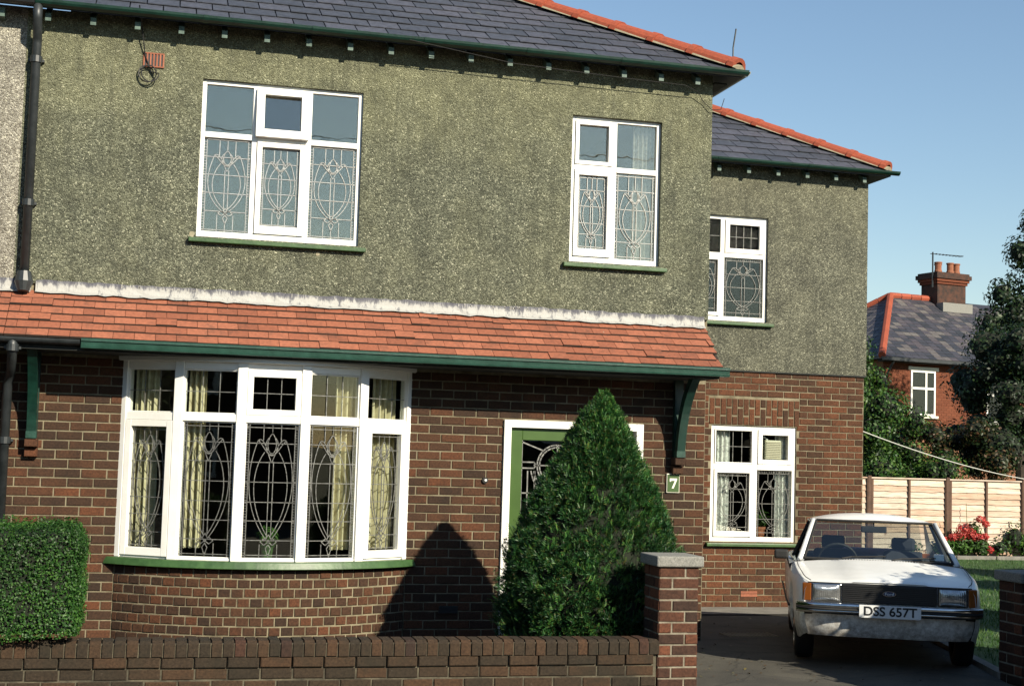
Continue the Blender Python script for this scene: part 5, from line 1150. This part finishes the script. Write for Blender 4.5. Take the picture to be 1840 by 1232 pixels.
def ridge_run(p, q, name, step=.45, r=.13):
    p, q = Vector(p), Vector(q); n_ = int((q-p).length/step); d_ = (q-p)/n_
    for i in range(n_): MB().tube([p+d_*i+Vector((0, 0, .03)), p+d_*(i+.96)+Vector((0, 0, .045))], [r, r*.94], 8).build(name, 'hip_tile', fro)
ridge_run(B(0, 0, fe), B(3.7, 4, fr_), 'hip_tile'); ridge_run(B(0, 8, fe), B(3.7, 4, fr_), 'hip_tile'); ridge_run(B(3.7, 4, fr_), B(5.6, 4, fr_), 'ridge_tile')
MB(lambda u, v, z: B(u, v, z)).box((.0, -.12, fe-.13), (12, -.02, fe-.02)).build('gutter', 'black_iron', bh); MB(lambda u, v, z: B(u, v, z)).box((.1, -.02, fe-.16), (12, .34, fe-.085)).build('soffit', 'dark_board', bh)
MB().tube([B(.5, -.05, fe-.1), B(.45, .2, fe-.5), B(.42, .28, fe-.7), B(.42, .28, 0)], .04, 8).build('downpipe', 'black_iron', bh)
for (a, b, c, d_) in fwins:
    w_ = window(bh, 'window', tuple(B(a, .34, c)), tuple(ax_), tuple(-bx_), b-a, d_-c, [(b-a)*.62 if a < 4 else (b-a)*.70], (d_-c)*.6, {(i_, j_): {'glass': 'glass_far'} for i_ in (0, 1) for j_ in (0, 1)}, fw=.07, mw=.08, tw=.08, sill=False, mat='white', recess=-.03)
    MB(lambda u, v, z: B(u, v, z)).box((a-.12, .29, d_+.002), (b+.12, .345, d_+.12)).build('lintel', 'cream', bh); MB(lambda u, v, z: B(u, v, z)).box((a-.08, .24, c-.09), (b+.08, .345, c-.005)).build('window_ledge', 'cream', bh)
    MB(lambda u, v, z: B(u, v, z)).box((a+.02, .3435, c), (b-.02, .349, d_)).build('dark_interior', 'ink', bh)
ch_ = MB(lambda u, v, z: B(u, v, z)).box((5.60, 3.55, 6.9), (7.0, 4.45, 8.75)).build('chimney', 'soot', bh)
for (e, z0, z1, mt) in ((.05, 8.75, 8.85, 'far_brick'), (.10, 8.852, 8.96, 'far_brick'), (.16, 8.962, 9.12, 'soot'), (.10, 9.122, 9.2, 'soot')): MB(lambda u, v, z: B(u, v, z)).box((5.60-e, 3.55-e, z0), (7.0+e, 4.45+e, z1)).build('chimney_course', mt, ch_)
for i, (u, v) in enumerate(((5.85, 3.8), (6.2, 4.2), (6.4, 3.75), (6.75, 3.8))): 
    c = B(u, v, 9.2); MB().tube([c, c+Vector((0, 0, .1)), c+Vector((0, 0, .12)), c+Vector((0, 0, .36)), c+Vector((0, 0, .37)), c+Vector((0, 0, .42))], [.145, .145, .125, .125, .15, .15], 12).build('chimney_pot', 'terracotta', ch_)
MB(lambda u, v, z: B(u, v, z)).box((5.57, 3.2, 8.0-.35), (7.03, 3.56, 8.0)).build('chimney_flashing', 'stone', ch_)
c = B(5.40, 3.6, 8.6); am = MB(); am.tube([c, c+Vector((0, 0, 1.35))], .03, 6); am.build('aerial_mast', 'black_iron', ch_)
am = MB().tube([c+Vector((-.1, 0, 1.28)), c+Vector((1.5, .3, 1.32))], .015, 5)
ae = am.build('aerial_boom', 'black_iron', ch_)
for i in range(9): q = c+Vector((.1+i*.16, .02+i*.033, 1.29)); MB().tube([q+Vector((-.03, .12, 0)), q+Vector((.03, -.12, 0))], .010, 4).build('aerial_rod', 'black_iron', ae)

# ================================================================== small things on and in the house
pq = thing('number_plaque', (5.265, -.02, 1.655), 'small green house number plaque reading 7 on the brickwork', 'plaque')
MB().box((5.195, -.022, 1.56), (5.335, -.004, 1.755)).build('border', 'cream', pq, bevel=.003); MB().box((5.202, -.026, 1.568), (5.328, -.0225, 1.747)).build('plate', 'plaque', pq)
S7 = [(-.040, .050), (.040, .050), (.040, .036), (.004, -.052), (-.018, -.052), (.016, .026), (-.024, .026), (-.027, .016), (-.040, .016)]
MB().add([(5.265+x, -.0295, 1.657+z) for x, z in S7]+[(5.265+x, -.0262, 1.657+z) for x, z in S7], [tuple(range(9)), tuple(range(9, 18))[::-1]]+[(i, 9+i, 9+(i+1) % 9, (i+1) % 9) for i in range(9)]).build('numeral', 'cream', pq)
dbl = thing('doorbell', (3.275, -.01, 1.64), 'small round doorbell push left of the front door', 'doorbell')
MB().tube([(3.275, -.0, 1.64), (3.275, -.025, 1.64)], .030, 12).build('backplate', 'rubber', dbl); MB().tube([(3.278, -.0255, 1.642), (3.278, -.034, 1.642)], .013, 10).build('push', 'plate', dbl)
def cable(name, pts, r, mat, label, cat='cable'): return tag(MB().tube(pts, r, 5).build(name, mat), label, cat)
cable('cable_coil', [(-.19+.075*math.cos(q)+.004*q, -.045-.004*q, 5.42+.08*math.sin(q)) for q in np.linspace(0, 4*math.pi, 40)]+[(-.14, -.04, 5.45), (-.20, -.04, 5.6), (-.24, -.10, 5.85), (-.27, -.32, 6.0)], .006, 'cable', 'coil of black cable hanging by the upper airbrick')
cable('telephone_cable', [(2.3, -.32, 5.93), (3.4, -.20, 5.83), (4.6, -.17, 5.80), (5.25, -.16, 5.79), (5.42, -.10, 5.75), (5.5, -.05, 5.66), (5.60, -.06, 5.58), (5.70, -.05, 5.60), (5.74, -.04, 5.72)], .004, 'cable', 'thin cable strung under the eaves near the house corner')
cable('washing_line', [(9.42+(20.6-9.42)*t_, 3.78+(12.7-3.78)*t_, 2.35+(1.60-2.35)*t_-1.1*t_*(1-t_)) for t_ in np.linspace(0, 1, 24)], .0065, 'rope', 'white washing line sagging from the wing corner to the fence', 'line')
# curtains
def curtain(x0, y0, x1, y1, z0, z1, label, mat='curtain', folds=5, amp=.035, pinch=0.):
    U = Vector((x1-x0, y1-y0, 0)); l = U.length; U.normalize(); Nn = Vector((U.y, -U.x, 0)); rows = []
    for j in range(9):
        t_ = j/8; row = []
        for i in range(folds*10+1):
            q = i/(folds*10); sq = q*(1-pinch*math.sin(t_*math.pi)*.6); p = Vector((x0, y0, 0))+U*(l*sq)+Nn*(amp*math.sin(q*folds*2*math.pi+.6*math.sin(t_*2))*(1+.3*math.sin(5*q)))
            row.append((p.x, p.y, z0+(z1-z0)*t_))
        rows.append(row)
    o = MB().grid(rows).build('curtain', mat, smooth=True); return tag(o, label, 'curtain', 'window curtains')
curtain(-.12, .10, .10, -.02, .95, 2.62, 'cream curtain at the left end of the bow window', folds=4)
curtain(.36, -.16, .52, -.20, .95, 2.62, 'narrow cream curtain in the second light of the bow window', folds=3)
curtain(1.72, -.22, 1.98, -.12, .95, 2.62, 'wide sunlit cream curtain in the fourth light of the bow window', folds=5)
curtain(2.10, -.04, 2.36, .12, .95, 2.62, 'cream curtain at the right end of the bow window', folds=4)
curtain(7.27, WY+.14, 7.52, WY+.14, .88, 2.30, 'white patterned curtain at the left of the wing ground floor window', 'net', 4, .02)
curtain(8.17, WY+.14, 8.38, WY+.14, .88, 2.30, 'white patterned curtain at the right of the wing ground floor window', 'net', 4, .02)
curtain(4.80, .16, 5.04, .16, 3.95, 5.38, 'pale net curtain at the right of the narrow upper window', 'net', 5, .02)
fan = thing('extractor_fan', (8.12, WY+.08, 2.02), 'cream plastic extractor fan mounted behind the top window light', 'extractor fan')
MB().box((8.0, WY+.068, 1.92), (8.24, WY+.16, 2.18)).build('housing', 'plastic', fan, bevel=.015)
for i in range(10): MB().box((8.015, WY+.058, 1.938+i*.023), (8.225, WY+.0675, 1.950+i*.023)).build('louvre', 'plastic', fan)
MB().tube([(8.05, WY+.1, 2.18), (8.0, WY+.1, 2.22), (7.92, WY+.1, 2.19), (7.90, WY+.1, 2.13), (7.93, WY+.1, 2.10)], .010, 6).build('flex', 'plate', fan)
def pot_plant(x, y, z, r, h_, label, potmat='terracotta', lm='flower_leaf', ls=.09):
    p = thing('pot_plant', (x, y, z), label, 'pot plant')
    MB().tube([(x, y, z), (x, y, z+r*1.5), (x, y, z+r*1.52), (x, y, z+r*1.9)], [r*.7, r*.92, r*1.05, r*1.08], 14).build('pot', potmat, p)
    P, D = blob((x, y, z+r*1.9+h_*.5), (h_*.6, h_*.5, h_*.55), 140, .8); V, F = leaves(P, D+np.array([0, 0, .5]), rng.uniform(.6, 1.2, 140)*ls, .3); np_mesh('leaves', V, F, lm, p)
MB().box((.75, -.36, .82), (1.5, -.24, .87)).build('inner_sill', 'white', house)
pot_plant(1.13, -.30, .872, .065, .16, 'green pot plant in the middle of the bow window', 'sill')
MB().box((7.25, WY+.05, .80), (8.4, WY+.24, .86)).build('inner_sill', 'white', house)
pot_plant(7.98, WY+.17, .862, .085, .24, 'pot plant on the wing window sill')

# ================================================================== what stands out of the frame but shades or mirrors in it
st = tree('street_tree', (8.75, -4.9, 0), 'bushy street tree beyond the right edge that shades the car', 'tree',
    [((7.0, -5, .95), (.62, .5, .85)), ((7.45, -5, 1.35), (.72, .6, .85)), ((8.15, -5, 1.85), (.9, .7, .92)), ((9.35, -5, 2.35), (1, .7, 1.05)), ((8.6, -5, .85), (1.2, .6, .8)), ((10.5, -5, 2.3), (1.2, .8, 1.4)), ((10, -5, .9), (1.2, .7, .9))], 1500, .09, 'tree', [([(8.75, -4.9, 0), (8.75, -4.9, 2)], [.12, .08])], core=.86)
for i, (x, y, h_) in enumerate(((-19, -9, 7.5), (-24, -17, 8.5), (-17, -3.5, 6), (22, -6.5, 6.5), (28, -11, 7.5), (24, -17, 7.5))):
    tree('street_tree', (x, y, -.1), ('leafy street tree to the left, near the neighbour', 'leafy street tree to the far left across the road', 'garden tree in front of the house two doors left', 'leafy street tree to the right on this side', 'leafy street tree to the far right', 'leafy street tree to the right across the road')[i], 'tree',
        [((x+random.uniform(-1.5, 1.5), y+random.uniform(-1.5, 1.5), h_*random.uniform(.25, .85)), random.uniform(1.3, 2.2)) for _ in range(9)], 120, .3, 'tree', [([(x, y, -.1), (x, y, h_*.6)], [.25, .12])], group='trees along the street', core=.8)
for i, (x, y, h_) in enumerate(((13.4, -2.2, 3.9), (16.4, .3, 5.0), (19.6, 2.2, 5.9), (12.2, -3.6, 2.6))):
    tree('garden_tree', (x, y, -.05), ('round tree right of the lawn, second from the street', 'round tree right of the lawn, third from the street', 'tallest round tree right of the lawn, farthest back', 'low bushy tree right of the lawn, nearest the street')[i], 'tree',
        [((x+random.uniform(-1.1, 1.1), y+random.uniform(-1.0, 1.0), h_*random.uniform(.25, .8)), random.uniform(.9, 1.3)) for _ in range(9)], 300, .16, 'tree', [([(x, y, -.1), (x, y, h_*.5)], [.18, .1])], group='trees beside the lawn', core=.85)
n = 60000; gx = rng.uniform(8.2, 20, n); gy = rng.uniform(-2.9, 12.15, n); ok = gx > 7.4+.4*(gy+3.2); ok &= ~((gx < 9.45) & (gy > 3.5)); gx, gy = gx[ok], gy[ok]; n = len(gx)
an = rng.uniform(0, math.pi, n); hh = rng.uniform(.025, .06, n); ln = rng.normal(size=(n, 2))*.02; wd_ = .006
V = np.stack([np.stack([gx-wd_*np.cos(an), gy-wd_*np.sin(an), np.full(n, -.03)], 1), np.stack([gx+wd_*np.cos(an), gy+wd_*np.sin(an), np.full(n, -.03)], 1), np.stack([gx+ln[:, 0], gy+ln[:, 1], hh-.02], 1)], 1).reshape(-1, 3)
o = np_mesh('grass', V, np.arange(3*n).reshape(-1, 3), 'blade', None, 'stuff'); o['label'] = 'short green grass of the lawn beside the drive'; o['category'] = 'grass'
n = 420; lx = np.concatenate([rng.uniform(4.4, 9, 220), rng.uniform(5.7, 9.2, 100), rng.uniform(4.3, 5.6, 100)]); ly = np.concatenate([rng.uniform(-3.4, 3.4, 220), rng.uniform(3.2, 3.6, 100), rng.uniform(-3, -.1, 100)]); kk = lx < 6.95+.36*(ly+3.2); lx, ly = lx[kk], ly[kk]; n = len(lx)
V, F = leaves(np.stack([lx, ly, drive_z(ly)+.008], 1), np.tile([0, 0, 1.], (n, 1)), rng.uniform(.015, .045, n), .6, .35)
o = np_mesh('fallen_leaves', V, F, 'litter', None, 'stuff'); o['label'] = 'dry fallen leaves scattered over the drive'; o['category'] = 'leaves'
dg = thing('drain_grate', (6.35, .45, drive_z(.45)), 'small iron drain grate in the drive beside the car', 'drain')
MB().box((6.05, .30, drive_z(.5)-.03), (6.66, .62, drive_z(.5)-.004)).build('drain_void', 'ink', dg)
for i in range(13): MB().box((6.07+i*.045, .31, drive_z(.5)-.01), (6.07+i*.045+.022, .61, drive_z(.5)+.010)).build('grate_bar', 'cement', dg)
for i, lab in enumerate(('brick house across the street facing the conifer house', 'brick house across the street to the left', 'brick house across the street to the right', 'brick house across the street farthest left')):
    x0 = (-7, -17.5, 3.5, -28)[i]; oh = thing('opposite_house', (x0+5, -28, 0), lab, 'house', 'houses across the street')
    MB().box((x0, -34, -.1), (x0+10.5, -26, 5.2)).build('house_wall', 'garden_brick', oh)
    MB().add([(x0-.3, -34.3, 5.2), (x0+10.8, -34.3, 5.2), (x0+10.8, -25.7, 5.2), (x0-.3, -25.7, 5.2), (x0+3.5, -30, 7.7), (x0+7, -30, 7.7)], [(3,2,1,0),(0,1,5,4),(2,3,4,5),(1,2,5),(3,0,4)]).build('roof', 'slate', oh)
    for (wx, wz) in ((x0+1.5, .9), (x0+6.5, .9), (x0+1.5, 3.3), (x0+6.5, 3.3)):
        f_ = MB().box((wx, -26.01, wz), (wx+2.2, -25.95, wz+1.4)).build('window', 'white_worn', oh); MB().box((wx+.12, -25.96, wz+.12), (wx+2.08, -25.94, wz+1.28)).build('pane', 'ink', f_)
for i, x in enumerate((-22., 22.)): 
    o = MB().tube([(x, -21.5, -.1), (x, -21.5, 10.2)], [.14, .09], 8).build('telephone_pole', 'bark'); tag(o, ('wooden telephone pole across the street to the left', 'wooden telephone pole across the street to the right')[i], 'pole')
cable('telephone_wire', [(x, -21.5, 10.05-.0*x+.0009*x*x-.43) for x in np.linspace(-22, 22, 23)], .014, 'cable', 'telephone wire spanning the street between two poles', 'wire')
